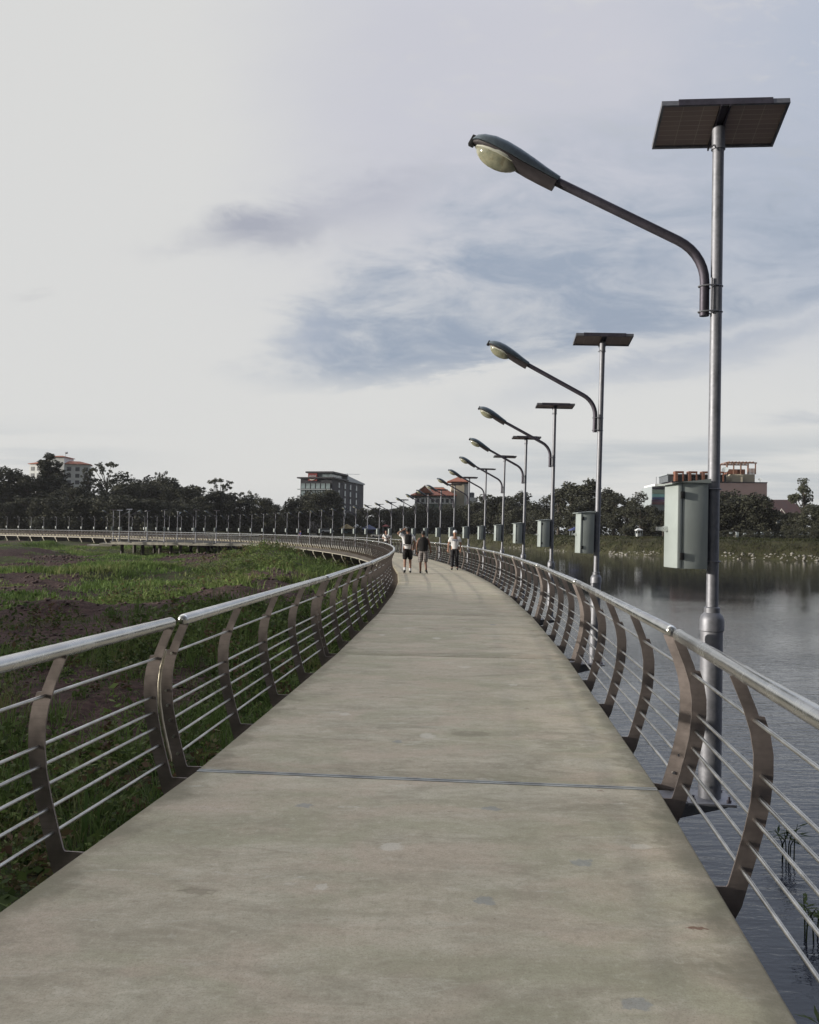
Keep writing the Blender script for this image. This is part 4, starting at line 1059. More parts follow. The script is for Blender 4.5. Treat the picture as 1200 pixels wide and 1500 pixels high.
def temple_roofed():
    D = 345; c = at(635, 740, D); b0 = float(gz(c.x, D)); o = empty('red_roofed_building', (c.x, D, b0), 0)
    z = lambda y: at(640, y, D).z-b0; X = lambda px: (px-635)*D/F
    m = MB(); m.box(X(608), X(668), 0, 14, 0, z(727)); m.build('wall', M['greenish'], o, 0)
    m = MB(); m.box(X(608)+.6, X(668)-.6, -.5, -.01, z(738), z(729)); m.build('gallery', M['white'], o, 0)
    facade_windows(o, [X(612+7.2*k) for k in range(8)], [z(733.5)], -.5, 1.0, 1.4)
    hip(X(601), X(669), -1.6, 15.6, z(725.5), z(713), X(627), X(651)).build('roof', M['roof'], o, 0)
    # front gable
    m = MB(); xa, xb, xm = X(609), X(633), X(622)
    v = [(xa, -2.2, z(722.5)), (xb, -2.2, z(722.5)), (xm, -2.2, z(711.8)), (xa, 6, z(722.5)), (xb, 6, z(722.5)), (xm, 6, z(711.8))]
    m.add(v, [(0, 2, 5, 3), (1, 4, 5, 2), (3, 5, 4), (0, 3, 4, 1), (0, 1, 2)]); m.build('gable_roof', M['roof'], o, 0)
    m = MB(); m.tube([(xa-.1, -2.3, z(722.8)), (xm, -2.3, z(711.5)), (xb+.1, -2.3, z(722.8))], .22, 6); m.tube([(X(627), 7, z(712.6)), (X(651), 7, z(712.6))], .22, 6); m.tube([(X(633), -1.5, z(724)), (X(629), 5, z(714.5))], .18, 6); m.build('ridge_trim', M['paper'], o)
    tag(o, 'white walled building with a wide red gabled roof beyond the lamps', 'building')
    t = empty('tower_building', (at(672, 740, D+6).x, D+6, b0)); X2 = lambda px: (px-672)*(D+6)/F
    m = MB(); m.box(X2(661), X2(680), 0, 7, 0, z(707)); m.build('wall', M['cream'], t, 0)
    m = MB(); m.box(X2(680)+.01, X2(688), .4, 8, 0, z(705)); m.build('side_wall', M['white'], t, 0)
    m = MB(); m.box(X2(662), X2(686), .1, 6.5, z(706.9), z(704.2)); m.build('lantern', M['dark_trim'], t, 0)
    hip(X2(655), X2(687), -1.4, 8.4, z(703.6), z(696.2), X2(670.5), X2(671.5)).build('roof', M['roof'], t, 0)
    m = MB(); m.box(X2(688)+.05, X2(700), 1, 7, 0, z(727)); m.build('annex', M['white'], t, 0)
    m = MB(); m.lathe([(1.0, z(727)+.02), (1.0, z(720)), (.5, z(719))], 12, (X2(692), 3, 0)); m.build('water_tank', M['tank'], t)
    tag(t, 'cream tower with a pyramid red roof beside the wide red roof', 'building')
temple_roofed()
def mauve_building():
    D = 240; c = at(1040, 740, D); b0 = float(gz(c.x, D)); o = empty('mauve_building', (c.x, D, b0), R(-3))
    z = lambda y: at(1060, y, D).z-b0; X = lambda px: (px-1040)*D/F
    m = MB(); m.box(X(985), X(1122), 0, 18, 0, z(707)); m.build('wall', M['mauve'], o, 0)
    m = MB(); m.box(X(984.5), X(1122.5), -.15, 18.2, z(707)+.01, z(705.8)); m.build('parapet', M['dark_wall'], o, 0)
    m = MB(); m.box(X(981), X(1066), 1.5, 12, z(705.7), z(696)); m.build('roof_storey', M['glass'], o, 0)
    m = MB(); m.box(X(979), X(1068), 1.0, 12.5, z(695.9), z(694.6)); m.build('storey_roof', M['pale_trim'], o, 0)
    for px in (989, 1008.5, 1028, 1047):
        m = MB(); m.box(X(px), X(px+3.6), -.6, 2, z(705.6), z(691)); m.box(X(px+3.6), X(px+12.5), -.6, 2, z(693.2), z(691)); m.box(X(px+10.6), X(px+12.5), -.5, -.2, z(705.6), z(693.3)); m.build('fin', M['brown'], o, 0)
    m = MB(); m.box(X(1073), X(1108), 2, 9, z(705.7), z(693.6)); m.build('stair_head', M['cream'], o, 0)
    m = MB(); m.box(X(1072), X(1088), .6, 1.9, z(705.7), z(698)); m.build('lift_house', M['cream'], o, 0)
    m = MB(); zt0, zt1 = z(693.5), z(678)
    for px in (1068.5, 1078, 1088.5, 1099, 1109.5):
        for y in (2.2, 8.6): m.box(X(px)-.14, X(px)+.14, y, y+.28, zt0 if px > 1070 else z(696), zt1)
    for px in np.arange(1099, 1110, 2.0): m.box(X(px)-.12, X(px)+.12, 2.0, 2.19, z(693.3), z(685))
    for y in (1.9, 8.9): m.box(X(1066), X(1111), y, y+.25, zt1+.01, zt1+.35)
    for px in range(1070, 1110, 5): m.box(X(px), X(px)+.2, 1.6, 9.3, zt1+.37, zt1+.55)
    m.build('pergola', M['rust'], o, 0)
    m = MB(); m.box(X(1071), X(1096), 3.2, 8, z(693.4), z(686)); m.build('plant_box', M['brown'], o, 0)
    for px, y, r_ in ((1063, 689, .95), (1113, 702, .45)):
        m = MB(); q = [(r_*t, .35*r_*t*t) for t in (0.01, .4, .7, 1.0)]
        m._lathe(q+[(r_*.98, .35*r_+.05), (.02, .06)], 12, (0, 0, 0)); ds = m.build('satellite_dish', M['pale_trim'], o); ds.location = (X(px), .6, z(y)); ds.rotation_euler = (R(60), 0, R(-30))
        m = MB(); m.tube([(0, .1, 0), (0, .1, -1.9*r_)], .06, 6); pl = m.build('dish_pole', M['tank'], ds); pl.rotation_euler = (R(-60), 0, 0)
    # left part with colour bands
    m = MB(); m.box(X(957), X(984.4), 1, 14, 0, z(713)); m.build('banded_wing', M['pale_trim'], o, 0)
    for y0, y1, mt in ((717.5, 714.2, 'dark_wall'), (724, 718, 'greenish'), (729, 724.6, 'teal'), (732.5, 729.4, 'navy'), (735.5, 732.8, 'purple'), (740, 735.8, 'pink')):
        m = MB(); m.box(X(957.6), X(984), .8, .97, z(y0), z(y1)); m.build('colour_band', M[mt], o, 0)
    m = MB(); m.box(X(961), X(990), .6, 14.4, z(712.8), z(709.6)); m.build('wing_roof', M['white'], o, 0)
    m = MB(); m.tube([(X(967), 4, z(709.6)), (X(967), 4, z(698))], .07, 5); m.build('mast', M['tank'], o)
    tag(o, 'mauve building with brown fins and rooftop pergola behind the right bank trees', 'building')
mauve_building()
def small_house():
    D = 196; c = at(1152, 780, D); b0 = float(gz(c.x, D)); o = empty('house', (c.x, D, b0), R(-8))
    z = lambda y: at(1152, y, D).z-b0; X = lambda px: (px-1152)*D/F
    m = MB(); m.box(X(1134), X(1174), 0, 8, 0, z(757)); m.build('wall', M['cream'], o, 0)
    hip(X(1124), X(1180), -1.2, 9.2, z(757)+.27, z(731), X(1136), X(1166)).build('roof', M['roof_dark'], o, 0)
    facade_windows(o, [X(1142), X(1154), X(1166)], [z(766)], 0, .9, 1.1)
    m = MB(); m.tube([(X(1150), -1.9, z(757)), (X(1142), -1.9, z(746)), (X(1136), -1.9, z(756))], .12, 6); m.build('barge_board', M['paper'], o)
    tag(o, 'house with a dark red roof among the trees on the right bank', 'house')
small_house()
def garden_wall():
    o = empty('garden_wall', (0, 0, 0))
    px = [1060, 1071, 1080, 1091, 1107, 1117, 1131, 1145, 1157, 1173, 1186]; D = 176
    for k, x in enumerate(px):
        p = at(x, 780, D-k*.9); g = float(gz(p.x, p.y)); m = MB(); m.box(p.x-.22, p.x+.22, p.y-.22, p.y+.22, g-.2, g+1.35); m.box(p.x-.28, p.x+.28, p.y-.28, p.y+.28, g+1.352, g+1.46)
        m.build('pillar', M['pale_trim'], o, 0)
        if k < len(px)-1 and k not in (2, 4, 5):
            q = at(px[k+1], 780, D-(k+1)*.9); g2 = float(gz(q.x, q.y)); d = q-p; d.z = 0; ln = d.length
            m = MB(); T = Matrix.Translation((p.x, p.y, min(g, g2))) @ Matrix.Rotation(math.atan2(d.y, d.x), 4, 'Z'); m.box(.24, ln-.24, -.08, .08, -.2, .75+.3*(k % 2), T); m.build('wall_panel', M['cream' if k < 3 else 'pale_trim'], o, 0)
    tag(o, 'low white garden wall with pillars under the right bank trees', 'wall')
garden_wall()
def kiosk(px, D, roofmat, w_, h_, name, lab, cat, walls=None):
    p = at(px, 780, D); g = float(gz(p.x, D)); o = empty(name, (p.x, D, g), R(10))
    hip(-w_*.7, w_*.7, -w_*.6, w_*.6, h_, h_+.4*w_, -.1, .1, .12).build('canopy', M[roofmat], o, 0)
    pm_ = MB(); pm_.tube([(0, 0, -.2), (0, 0, h_)], .06, 6); pm_ = pm_.mesh('post', M['pale_trim'], 40)
    for sx in (-1, 1):
        for sy in (-1, 1): q = link('post', pm_, o); q.location = (sx*w_*.55, sy*w_*.45, 0)
    m = MB(); m.box(-w_*.42, w_*.42, -.3, .3, .0, .95); m.build('counter', M[walls or 'white'], o, 0, .03)
    tag(o, lab, cat)
kiosk(936, 186, 'white', 1.0, 1.7, 'kiosk', 'small white kiosk on the far bank left of the big grey cabinet', 'kiosk')
kiosk(843, 214, 'blue', 2.0, 1.6, 'market_stall', 'blue covered stall on the far bank between the second and third lamps', 'stall', 'navy')
kiosk(508, 292, 'yellow', 3.6, 1.5, 'market_stall', 'yellow covered stall below the dark block', 'stall', 'teal')
kiosk(523, 296, 'white', 2.2, 2.0, 'market_stall', 'white tented stall beside the yellow stall', 'stall', 'navy')
kiosk(541, 294, 'navy', 3.8, 1.3, 'market_stall', 'blue covered stall right of the white tent', 'stall', 'blue')
kiosk(565, 297, 'red', 1.6, 2.4, 'market_stall', 'red canopied stall behind the distant person in white', 'stall', 'red')

def car(px, D, mat, rz, lab):
    p = at(px, 780, D); g = float(gz(p.x, D)); o = empty('parked_car', (p.x, D, g+.02), R(rz))
    body = [(-2.1, .32), (-2.12, .75), (-1.95, .92), (-1.2, .98), (1.15, .95), (2.05, .80), (2.15, .55), (2.12, .32)]
    m = MB(); m.prism(body, -.82, .82, lambda a, b, h: Vector((a, h, b))); m.build('body', M[mat], o, 30, .04)
    m = MB(); m.prism([(-1.75, .93), (-1.25, 1.42), (.35, 1.45), (1.1, .95)], -.70, .70, lambda a, b, h: Vector((a, h, b))); m.build('window', M['glass'], o, 30, .03)
    m = MB(); m.prism([(-1.3, 1.41), (-1.2, 1.47), (.3, 1.49), (.45, 1.43)], -.69, .69, lambda a, b, h: Vector((a, h, b))); m.build('roof', M[mat], o, 30)
    w_ = MB(); w_.lathe([(.31, -.1), (.33, -.08), (.33, .08), (.31, .1)], 16); wm = w_.mesh('wheel', M['black'], 30)
    for sx in (-1.3, 1.35):
        for sy in (-.78, .78): q = link('wheel', wm, o); q.location = (sx, sy, .33); q.rotation_euler = (R(90), 0, 0)
    tag(o, lab, 'car', 'cars parked under the far trees')
car(413, 280, 'white', 5, 'white car under the trees, leftmost of the parked cars')
car(462, 284, 'paper', -8, 'pale car under the trees between two lamp cabinets')
car(479, 288, 'white', 12, 'white car parked left of the yellow stall')
car(553, 288, 'paper', 0, 'pale car parked left of the red canopied stall')

# ------------------------------------------------------------------ people (each faces local +y)
M['skin'] = simple('skin', (.34, .19, .135), .6, 0, .08, 10)
M['skin_dark'] = simple('tanned_skin', (.20, .105, .075), .6, 0, .08, 10)
M['hair'] = simple('black_hair', (.015, .013, .013), .6, 0, .3, 20)
M['shirt_white'] = simple('white_cotton', (.76, .76, .79), .9, 0, .05, 6, .3)
M['cloth_black'] = simple('black_cloth', (.014, .013, .015), .85, 0, .3, 6, .3)
M['cloth_dark'] = simple('dark_trousers', (.020, .020, .026), .85, 0, .3, 6, .3)
M['cloth_blue'] = simple('blue_cloth', (.03, .04, .20), .85, 0, .2, 6)
M['shoe'] = simple('dark_shoe', (.02, .02, .022), .6)
def plaid():
    m, nt, b = new_mat('grey_plaid'); k = NB(nt); v = k.obj()
    s = k.n('ShaderNodeSeparateXYZ'); k.put(s.inputs[0], v)
    f = lambda a, fr: k.sstep(k.m('SINE', k.m('MULTIPLY', a, fr)), .2, .8)
    q = k.m('MULTIPLY', k.m('ADD', f(s.outputs[0], 75), f(s.outputs[2], 75)), .5)
    k.put(b.inputs['Base Color'], k.mix(q, (.16, .145, .145), (.36, .33, .33))); b.inputs['Roughness'].default_value = .9
    return m
M['plaid'] = plaid()
def skin_mesh(joints, edges, mat, name, root=0, levels=2):
    me = bpy.data.meshes.new(name); me.from_pydata([j[:3] for j in joints], edges, [])
    o = bpy.data.objects.new(name, me); COL.objects.link(o)
    o.modifiers.new('skin', 'SKIN').use_smooth_shade = True
    s = o.modifiers.new('sub', 'SUBSURF'); s.levels = levels; s.render_levels = levels
    for k, d in enumerate(me.skin_vertices[0].data):
        d.radius = joints[k][3]; d.use_root = k == root
    bpy.context.view_layer.update()
    e = o.evaluated_get(bpy.context.evaluated_depsgraph_get()); out = bpy.data.meshes.new_from_object(e)
    bpy.data.objects.remove(o); bpy.data.meshes.remove(me)
    out.materials.clear(); out.materials.append(mat); out.name = name
    return out
def person(name, loc, rz, H, pose, top, bottom, skin, lab, tank=False, shorts=.50, cap=False, pack=False, socks=False, text=False, sling=False):
    o = empty(name, loc, R(rz)); k = H/1.72
    J = dict(pel=(0, 0, .95), sp=(0, .005, 1.13), ch=(0, .0, 1.32), nk=(0, .01, 1.465), hd=(0, .02, 1.55),
             lS=(-.18, 0, 1.395), lE=(-.235, -.03, 1.12), lW=(-.23, .06, .88), rS=(.18, 0, 1.395), rE=(.235, -.03, 1.12), rW=(.23, .06, .88),
             lH=(-.095, 0, .90), lK=(-.10, .03, .50), lA=(-.10, -.02, .09), lT=(-.105, .13, .035), rH=(.095, 0, .90), rK=(.10, .03, .50), rA=(.10, -.02, .09), rT=(.105, .13, .035))
    J.update(pose); V3 = {n: Vector(v) for n, v in J.items()}
    rad = dict(pel=(.150, .112), sp=(.140, .100), ch=(.150, .105), nk=(.055, .058), hd=(.06, .07), lS=(.058, .056), lE=(.042, .042), lW=(.030, .026), lH=(.088, .09), lK=(.058, .060), lA=(.038, .042), lT=(.040, .028))
    for n in list(rad):
        if n[0] == 'l': rad['r'+n[1:]] = rad[n]
    names = list(J); idx = {n: i for i, n in enumerate(names)}
    ed = [('pel', 'sp'), ('sp', 'ch'), ('ch', 'nk'), ('nk', 'hd'), ('ch', 'lS'), ('lS', 'lE'), ('lE', 'lW'), ('ch', 'rS'), ('rS', 'rE'), ('rE', 'rW'), ('pel', 'lH'), ('lH', 'lK'), ('lK', 'lA'), ('lA', 'lT'), ('pel', 'rH'), ('rH', 'rK'), ('rK', 'rA'), ('rA', 'rT')]
    body = skin_mesh([(*J[n], rad[n]) for n in names], [(idx[a], idx[b]) for a, b in ed], skin, 'body', 0)
    # head with nose, ears and chin, and hands with five fingers, joined to the body mesh
    hb = MB(); hc = V3['hd']+Vector((0, .012, .055))
    hb.ball(hc, (.076, .096, .115), 16, 12); hb.ball(hc+Vector((0, .035, -.07)), (.052, .055, .05), 10, 8); hb.ball(hc+Vector((0, .098, -.02)), (.014, .022, .024), 8, 6)
    for sx in (-1, 1): hb.ball(hc+Vector((sx*.077, -.005, -.01)), (.012, .022, .032), 8, 6)
    for side in 'lr':
        wv, ev = V3[side+'W'], V3[side+'E']; d = (wv-ev).normalized(); sx = -1 if side == 'l' else 1
        n_ = d.cross(Vector((0, 0, 1)));  n_ = (n_ if n_.length > .1 else Vector((0, 1, 0))).normalized()
        hb.tube([wv-d*.02, wv+d*.03, wv+d*.085], [.026, .038, .036], 8)
        for f_ in range(4):
            of = n_*(.024-.016*f_); l_ = (.062, .074, .070, .054)[f_]; b_ = wv+d*.08+of; cu = Vector((-sx*.018, 0, 0))
            hb.tube([b_, b_+d*l_*.55, b_+d*l_*.95+cu], [.0085, .008, .0055], 6)
        hb.tube([wv+d*.02+n_*.025, wv+d*.05+n_*.052, wv+d*.082+n_*.056], [.012, .010, .007], 6)
    hm = hb.mesh('head', skin, 60)
    bm = bmesh.new(); bm.from_mesh(body); bm.from_mesh(hm); bm.to_mesh(body); bm.free(); body.shade_smooth()
    link('body', body, o)
    L3 = lambda a, b, t: tuple(V3[a].lerp(V3[b], t))
    grow = lambda n, g: (rad[n][0]+g, rad[n][1]+g)
    # shirt
    js = [((0, 0, .86), grow('pel', .025)), (J['sp'], grow('sp', .028)), (J['ch'], grow('ch', .022)), (L3('ch', 'nk', .72), (.075, .07))]
    es = [(0, 1), (1, 2), (2, 3)]
    if tank:
        js[1] = (js[1][0], (.20, .155)); js[2] = (js[2][0], (.215, .16)); js[3] = (js[3][0], (.095, .095))
        for s in 'lr': js.append((tuple(V3['ch'].lerp(V3[s+'S'], 1.02)+Vector((0, 0, .03))), (.10, .105))); es.append((2, len(js)-1))
    else:
        for s in 'lr':
            js.append((J[s+'S'], (.078, .078))); es.append((2, len(js)-1)); js.append((L3(s+'S', s+'E', .72), (.072, .072))); es.append((len(js)-2, len(js)-1))
    link('shirt', skin_mesh([(*a, b) for a, b in js], es, top, 'shirt', 1), o)
    # shorts or trousers
    js = [((0, 0, .99), (.15, .118)), (J['pel'], grow('pel', .018))]; es = [(0, 1)]
    for s in 'lr':
        js.append((J[s+'H'], (.112, .115))); es.append((1, len(js)-1))
        if shorts > .3: js.append((L3(s+'H', s+'K', (.9-shorts)/.4), (.104, .108))); es.append((len(js)-2, len(js)-1))
        else:
            js.append((J[s+'K'], (.078, .082))); es.append((len(js)-2, len(js)-1)); js.append((L3(s+'K', s+'A', .98), (.066, .072))); es.append((len(js)-2, len(js)-1))
    link('shorts' if shorts > .3 else 'trousers', skin_mesh([(*a, b) for a, b in js], es, bottom, 'legwear', 1), o)
    for s in 'lr':
        a, t = V3[s+'A'], V3[s+'T']; d = (t-a); d.normalize()
        m = MB(); m.tube([a-Vector((0, .045, .055)), a+Vector((0, 0, -.045)), a.lerp(t, .6)+Vector((0, 0, -.005)), t+d*.05], [.034, .046, .044, .026], 10); m.build('shoe', M['shoe'], o, 60)
        if socks: m = MB(); kn = V3[s+'K']; m.tube([a+Vector((0, 0, -.02)), a.lerp(kn, .22)], [.047, .047], 10); m.build('sock', M['shirt_white'], o, 60)
    # hair or cap
    m = MB(); m.ball(hc+Vector((0, -.020, .022)), (.083, .096, .108), 14, 10)
    if cap:
        c2 = MB(); c2.ball(hc+Vector((0, -.006, .05)), (.086, .104, .085), 14, 10); c2.tube([hc+Vector((0, .07, .062)), hc+Vector((0, .13, .052)), hc+Vector((0, .165, .042))], [.06, .058, .03], 10)
        for q in range(len(c2.v)-30, len(c2.v)): x, y, z = c2.v[q]; c2.v[q] = (x, y, hc.z+.055+(z-hc.z-.055)*.15)
        c2.build('cap', M['shirt_white'], o, 60)
    hr = m.build('hair', M['hair'], o, 60)
    if not cap: hr.location = (0, 0, .006)
    else: hr.scale = (.97, .97, .97); hr.location = tuple(hc*.03)
    if pack:
        m = MB(); m.box(-.125, .125, -.30, -.125, 1.08, 1.47); m.build('backpack', M['cloth_black'], o, 60, .05)
        for sx in (-.12, .12):
            m = MB(); m.tube([(sx, -.15, 1.44), (sx*1.05, .02, 1.505), (sx*1.05, .15, 1.35), (sx*1.25, .06, 1.12), (sx*1.2, -.14, 1.05)], .022, 8); m.build('strap', M['cloth_black'], o, 60)
    if text:
        m = MB()
        for r_, z in enumerate((1.335, 1.275)):
            for q in range(7): m.box(-.125+.036*q, -.098+.036*q, .125, .1335+.004*(r_ == 0), z-.018, z+.018)
        m.build('lettering', M['navy'], o, 0)
    if sling:
        m = MB(); m.tube([(.15, .05, 1.46), (.05, .145, 1.3), (-.1, .155, 1.14), (-.17, .06, 1.02)], .024, 8); m.build('strap', M['cloth_black'], o, 60)
    o.scale = (k, k, k); tag(o, lab, 'person')
    return o
person('person', (-.05, 35.0, 0), 2, 1.78, dict(lE=(-.40, -.02, 1.50), lW=(-.17, .03, 1.63), rE=(.27, -.08, 1.13), rW=(.24, .12, .95), lK=(-.10, .02, .50), lA=(-.11, -.14, .12), lT=(-.12, .0, .035), rK=(.10, .08, .50), rA=(.11, .10, .09), rT=(.115, .25, .035)),
       M['shirt_white'], M['cloth_black'], M['skin'], 'person walking away in white tee, black shorts and black backpack, arm raised to the head', shorts=.47, pack=True, socks=True)
person('person', (.55, 34.6, 0), 0, 1.66, dict(lE=(-.26, -.06, 1.12), lW=(-.25, .02, .86), rE=(.28, -.04, 1.12), rW=(.30, .08, .92), rK=(.10, .02, .50), rA=(.13, -.20, .16), rT=(.16, -.10, .06), lK=(-.10, .07, .50), lA=(-.10, .06, .09), lT=(-.105, .21, .035)),
       M['cloth_black'], M['plaid'], M['skin_dark'], 'person walking away in black sleeveless top and grey plaid shorts', tank=True, shorts=.42)
person('person', (1.98, 38.4, 0), 178, 1.70, dict(lE=(-.26, -.05, 1.12), lW=(-.25, .08, .88), rE=(.28, -.06, 1.12), rW=(.29, .05, .88), rK=(.10, .06, .50), rA=(.12, .06, .09), rT=(.13, .20, .035), lK=(-.09, .03, .50), lA=(-.12, -.10, .10), lT=(-.13, .04, .035)),
       M['shirt_white'], M['cloth_dark'], M['skin'], 'person walking towards the camera in white cap, lettered white tee and dark trousers', shorts=0, cap=True, text=True)
person('person', (-1.75, 67.5, 0), 170, 1.70, dict(rE=(.30, -.02, 1.13), rW=(.10, .17, 1.12), lE=(-.30, -.02, 1.13), lW=(-.12, .16, 1.08)),
       M['shirt_white'], M['cloth_dark'], M['skin'], 'distant person in white shirt with dark strap behind the left railing', shorts=0, sling=True)
person('person', (-14.0, 114.5, 0), 110, 1.62, dict(rE=(.26, .10, 1.15), rW=(.16, .30, 1.05), lE=(-.26, .10, 1.15), lW=(-.16, .30, 1.05)),
       M['cloth_blue'], M['cloth_dark'], M['skin'], 'tiny far person in blue at the railing on the bend', shorts=0)

# ------------------------------------------------------------------ sky and sun
SUN_AZ = R(-100); SUN_EL = R(9)       # azimuth from +Y towards +X
SUN = Vector((math.sin(SUN_AZ)*math.cos(SUN_EL), math.cos(SUN_AZ)*math.cos(SUN_EL), math.sin(SUN_EL)))
def world():
    wd = bpy.data.worlds.new('World'); scene.world = wd; wd.use_nodes = True
    nt = wd.node_tree; nt.nodes.clear(); k = NB(nt)
    out = nt.nodes.new('ShaderNodeOutputWorld'); bg = nt.nodes.new('ShaderNodeBackground'); nt.links.new(bg.outputs[0], out.inputs[0])
    bg.inputs[1].default_value = .1
    sky = nt.nodes.new('ShaderNodeTexSky'); sky.sky_type = 'NISHITA'; sky.sun_disc = False; sky.sun_elevation = SUN_EL; sky.sun_rotation = SUN_AZ
    d = nt.nodes.new('ShaderNodeTexCoord').outputs['Generated']
    s = nt.nodes.new('ShaderNodeSeparateXYZ'); nt.links.new(d, s.inputs[0]); dx, dy, dz = s.outputs
    ay = k.m('MAXIMUM', k.m('ABSOLUTE', dy), .12)
    U = k.m('MINIMUM', k.m('MAXIMUM', k.m('MULTIPLY', k.m('DIVIDE', dx, ay), 1.3), -3.0), 3.0)
    V = k.m('MINIMUM', k.m('MULTIPLY', k.m('DIVIDE', k.m('MAXIMUM', dz, 0), ay), 1.3), 4.0)
    # X, Y: cloud chart coordinates (in thousands), X to the right, Y down
    X = k.m('ADD', U, .6); Y = k.m('SUBTRACT', .779, V)
    P = k.comb(U, V, 0.0)
    n1 = k.noise(k.map(P, (2.6, 4.4, 1), (1, 3, 0)), 1.0, 6, .55, .3)
    n2 = k.noise(k.map(P, (5.0, 14, 1), (7, 1, 0), (0, 0, R(8))), 1.0, 8, .62, .6)
    n3 = k.noise(k.map(P, (2.2, 26, 1), (2, 9, 0), (0, 0, R(2))), 1.0, 5, .55)
    n4 = k.noise(k.map(P, (13, 36, 1), (4, 2, 0), (0, 0, R(10))), 1.0, 8, .66, .8)
    c1 = k.m('SUBTRACT', n1, .5); c2 = k.m('SUBTRACT', n2, .5)
    Xw = k.m('ADD', X, k.m('ADD', k.m('MULTIPLY', c1, .22), k.m('MULTIPLY', c2, .10)))
    Yw = k.m('ADD', Y, k.m('ADD', k.m('ADD', k.m('MULTIPLY', k.m('SUBTRACT', n4, .5), .03), k.m('MULTIPLY', c2, .11)), k.m('MULTIPLY', c1, .05)))
    # base: bright veil, lavender towards the upper right
    base = k.mix(k.m('MULTIPLY', k.sstep(Xw, .22, .62), k.sstep(Y, .60, .20)), (.70, .70, .69), (.59, .595, .655))
    tr = k.m('MULTIPLY', k.sstep(k.m('ADD', Xw, k.m('MULTIPLY', c1, .5)), .75, 1.35), k.sstep(Yw, .65, .25))
    base = k.mix(k.m('MULTIPLY', tr, .75), base, (.44, .495, .60))
    wisp = k.m('MULTIPLY', k.m('MULTIPLY', k.sstep(k.m('ADD', k.m('MULTIPLY', n2, .6), k.m('MULTIPLY', n4, .4)), .50, .64), .75), k.m('MULTIPLY', k.sstep(X, .35, .7), k.sstep(Y, .55, .3)))
    base = k.mix(wisp, base, (.63, .63, .655))
    # large blue grey cloud bank with a defined lower edge
    edge = k.m('SUBTRACT', .568, k.m('MULTIPLY', k.m('POWER', k.m('MAXIMUM', k.m('SUBTRACT', X, .50), 0), 1.5), .20))
    a = k.sstep(k.m('SUBTRACT', edge, Yw), .0, .030)
    q = k.m('SUBTRACT', k.m('SUBTRACT', Xw, .36), k.m('MULTIPLY', k.m('SUBTRACT', .54, Yw), .95))
    b = k.sstep(q, -.07, .17)
    top = k.sstep(Yw, .02, .46)
    big = k.m('MULTIPLY', k.m('MULTIPLY', a, b), k.m('MULTIPLY', top, k.m('MULTIPLY', k.lin(n2, .36, .62, .32, 1.12), k.lin(n4, .32, .66, .72, 1.18))))
    core = k.m('MULTIPLY', big, k.sstep(Yw, .25, .50))
    c = k.mix(k.m('MULTIPLY', big, .95), base, (.355, .412, .508))
    c = k.mix(k.m('MULTIPLY', core, .75), c, (.315, .368, .462))
    def blob(cx, cy, sx, sy, slope, amp):
        ex = k.m('DIVIDE', k.m('SUBTRACT', Xw, cx), sx); ey = k.m('DIVIDE', k.m('SUBTRACT', k.m('ADD', Yw, k.m('MULTIPLY', k.m('SUBTRACT', X, cx), slope)), cy), sy)
        r2 = k.m('ADD', k.m('MULTIPLY', ex, ex), k.m('MULTIPLY', ey, ey))
        return k.m('MULTIPLY', k.m('POWER', 2.718, k.m('MULTIPLY', r2, -1.0)), k.m('MULTIPLY', k.lin(n2, .3, .65, .45, 1.15), amp))
    for args, col in (((.375, .333, .085, .026, .0, 1.15), (.395, .41, .475)), ((.52, .288, .12, .038, .25, .85), (.45, .465, .54)), ((.27, .36, .06, .012, .1, .35), (.45, .46, .52)),
                      ((.45, .500, .07, .035, .2, .55), (.40, .445, .54)), ((1.02, .512, .26, .022, .24, .85), (.43, .47, .55)), ((1.17, .605, .07, .012, .1, .6), (.48, .51, .56)), ((.03, .436, .03, .007, 0, .3), (.50, .50, .52))):
        c = k.mix(blob(*args), c, col)
    # thin streaks near the horizon
    st = k.m('MULTIPLY', k.m('MULTIPLY', k.sstep(Y, .605, .665), k.sstep(n3, .40, .62)), k.m('MAXIMUM', k.sstep(Xw, .45, .95), k.m('MULTIPLY', k.sstep(Xw, .32, .02), .55)))
    c = k.mix(k.m('MULTIPLY', st, .75), c, (.455, .495, .535))
    c = k.mix(k.m('MULTIPLY', k.sstep(Y, .70, .78), .5), c, (.56, .58, .60))
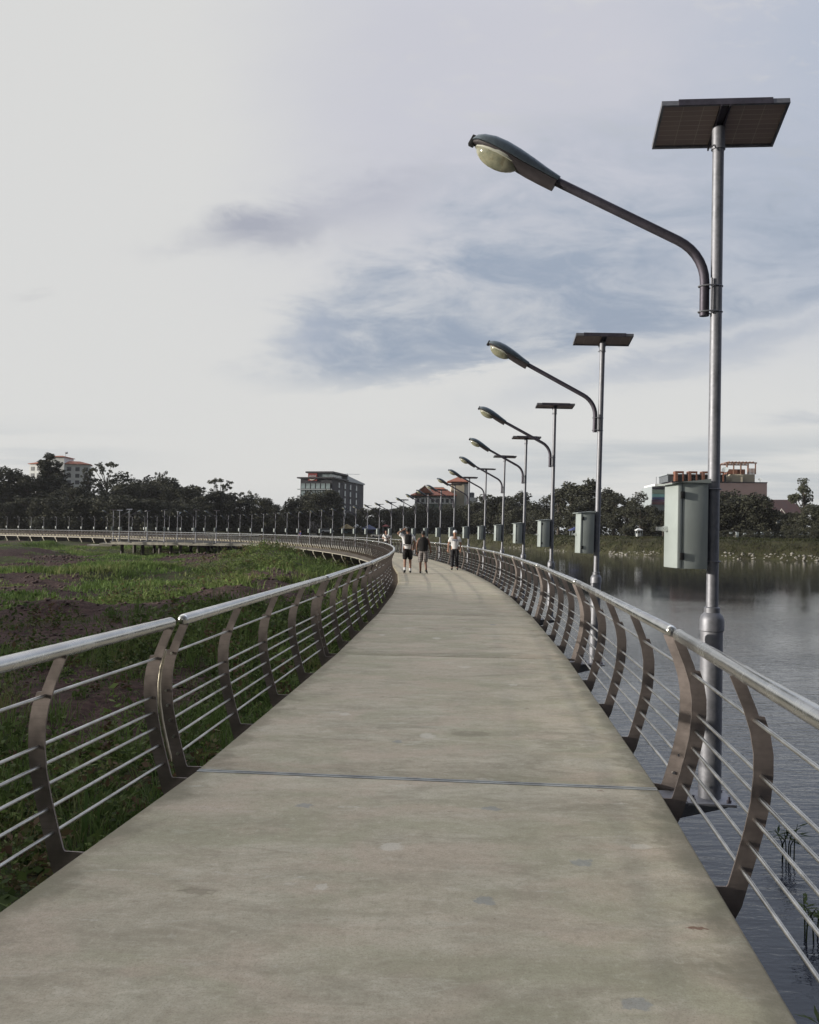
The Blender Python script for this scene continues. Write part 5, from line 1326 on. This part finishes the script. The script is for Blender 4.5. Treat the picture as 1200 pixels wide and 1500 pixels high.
    # around the low sun on the left, and overhead, the cloud veil is brighter; behind the camera it is duller
    dt = nt.nodes.new('ShaderNodeVectorMath'); dt.operation = 'DOT_PRODUCT'; nt.links.new(d, dt.inputs[0]); dt.inputs[1].default_value = SUN
    glow = k.m('MULTIPLY', k.m('POWER', k.m('MAXIMUM', dt.outputs['Value'], 0), 6), 1.1)
    zen = k.m('MULTIPLY', k.sstep(dz, .50, .90), 2.1)
    back = k.lin(k.sstep(k.m('SUBTRACT', dy, k.m('MULTIPLY', dz, .4)), .15, -.55), 0, 1, 1.0, .16)
    g = k.m('ADD', k.m('MULTIPLY', back, k.m('ADD', 1.0, zen)), glow)
    c = k.mix(1.0, c, k.comb(g, g, g), 'MULTIPLY')
    ten = k.mix(1.0, c, (10.4, 10.4, 10.4), 'MULTIPLY')
    for n in nt.nodes:
        if n.type == 'MIX': n.clamp_result = False
    fin = k.mix(.94, sky.outputs[0], ten)
    nt.links.new(fin, bg.inputs[0])
world()
sl = bpy.data.lights.new('sun', 'SUN'); sl.energy = 4.8; sl.angle = R(.6); sl.color = (1.0, .93, .80)
so = bpy.data.objects.new('sun', sl); COL.objects.link(so); so.rotation_euler = SUN.to_track_quat('Z', 'Y').to_euler()
scene.view_settings.view_transform = 'Standard'; scene.view_settings.look = 'None'; scene.view_settings.exposure = 0.0; scene.view_settings.gamma = 1.0
scene.cycles.max_bounces = 8; scene.cycles.transparent_max_bounces = 8

hz = MB(); hz.box(-1700, 1700, -1700, 1700, -5, 62)  # air volume added to lift the far dark tones
hm, hnt, hb = new_mat('added_haze_air'); hnt.nodes.remove(hb)
pv = hnt.nodes.new('ShaderNodeVolumePrincipled'); pv.inputs['Density'].default_value = .00009; pv.inputs['Color'].default_value = (.88, .90, .96, 1)
hnt.links.new(pv.outputs[0], [n for n in hnt.nodes if n.type == 'OUTPUT_MATERIAL'][0].inputs['Volume'])
tag(hz.build('haze', hm, None, 0), 'thin added haze lifting the far dark tones', 'haze', kind='stuff')
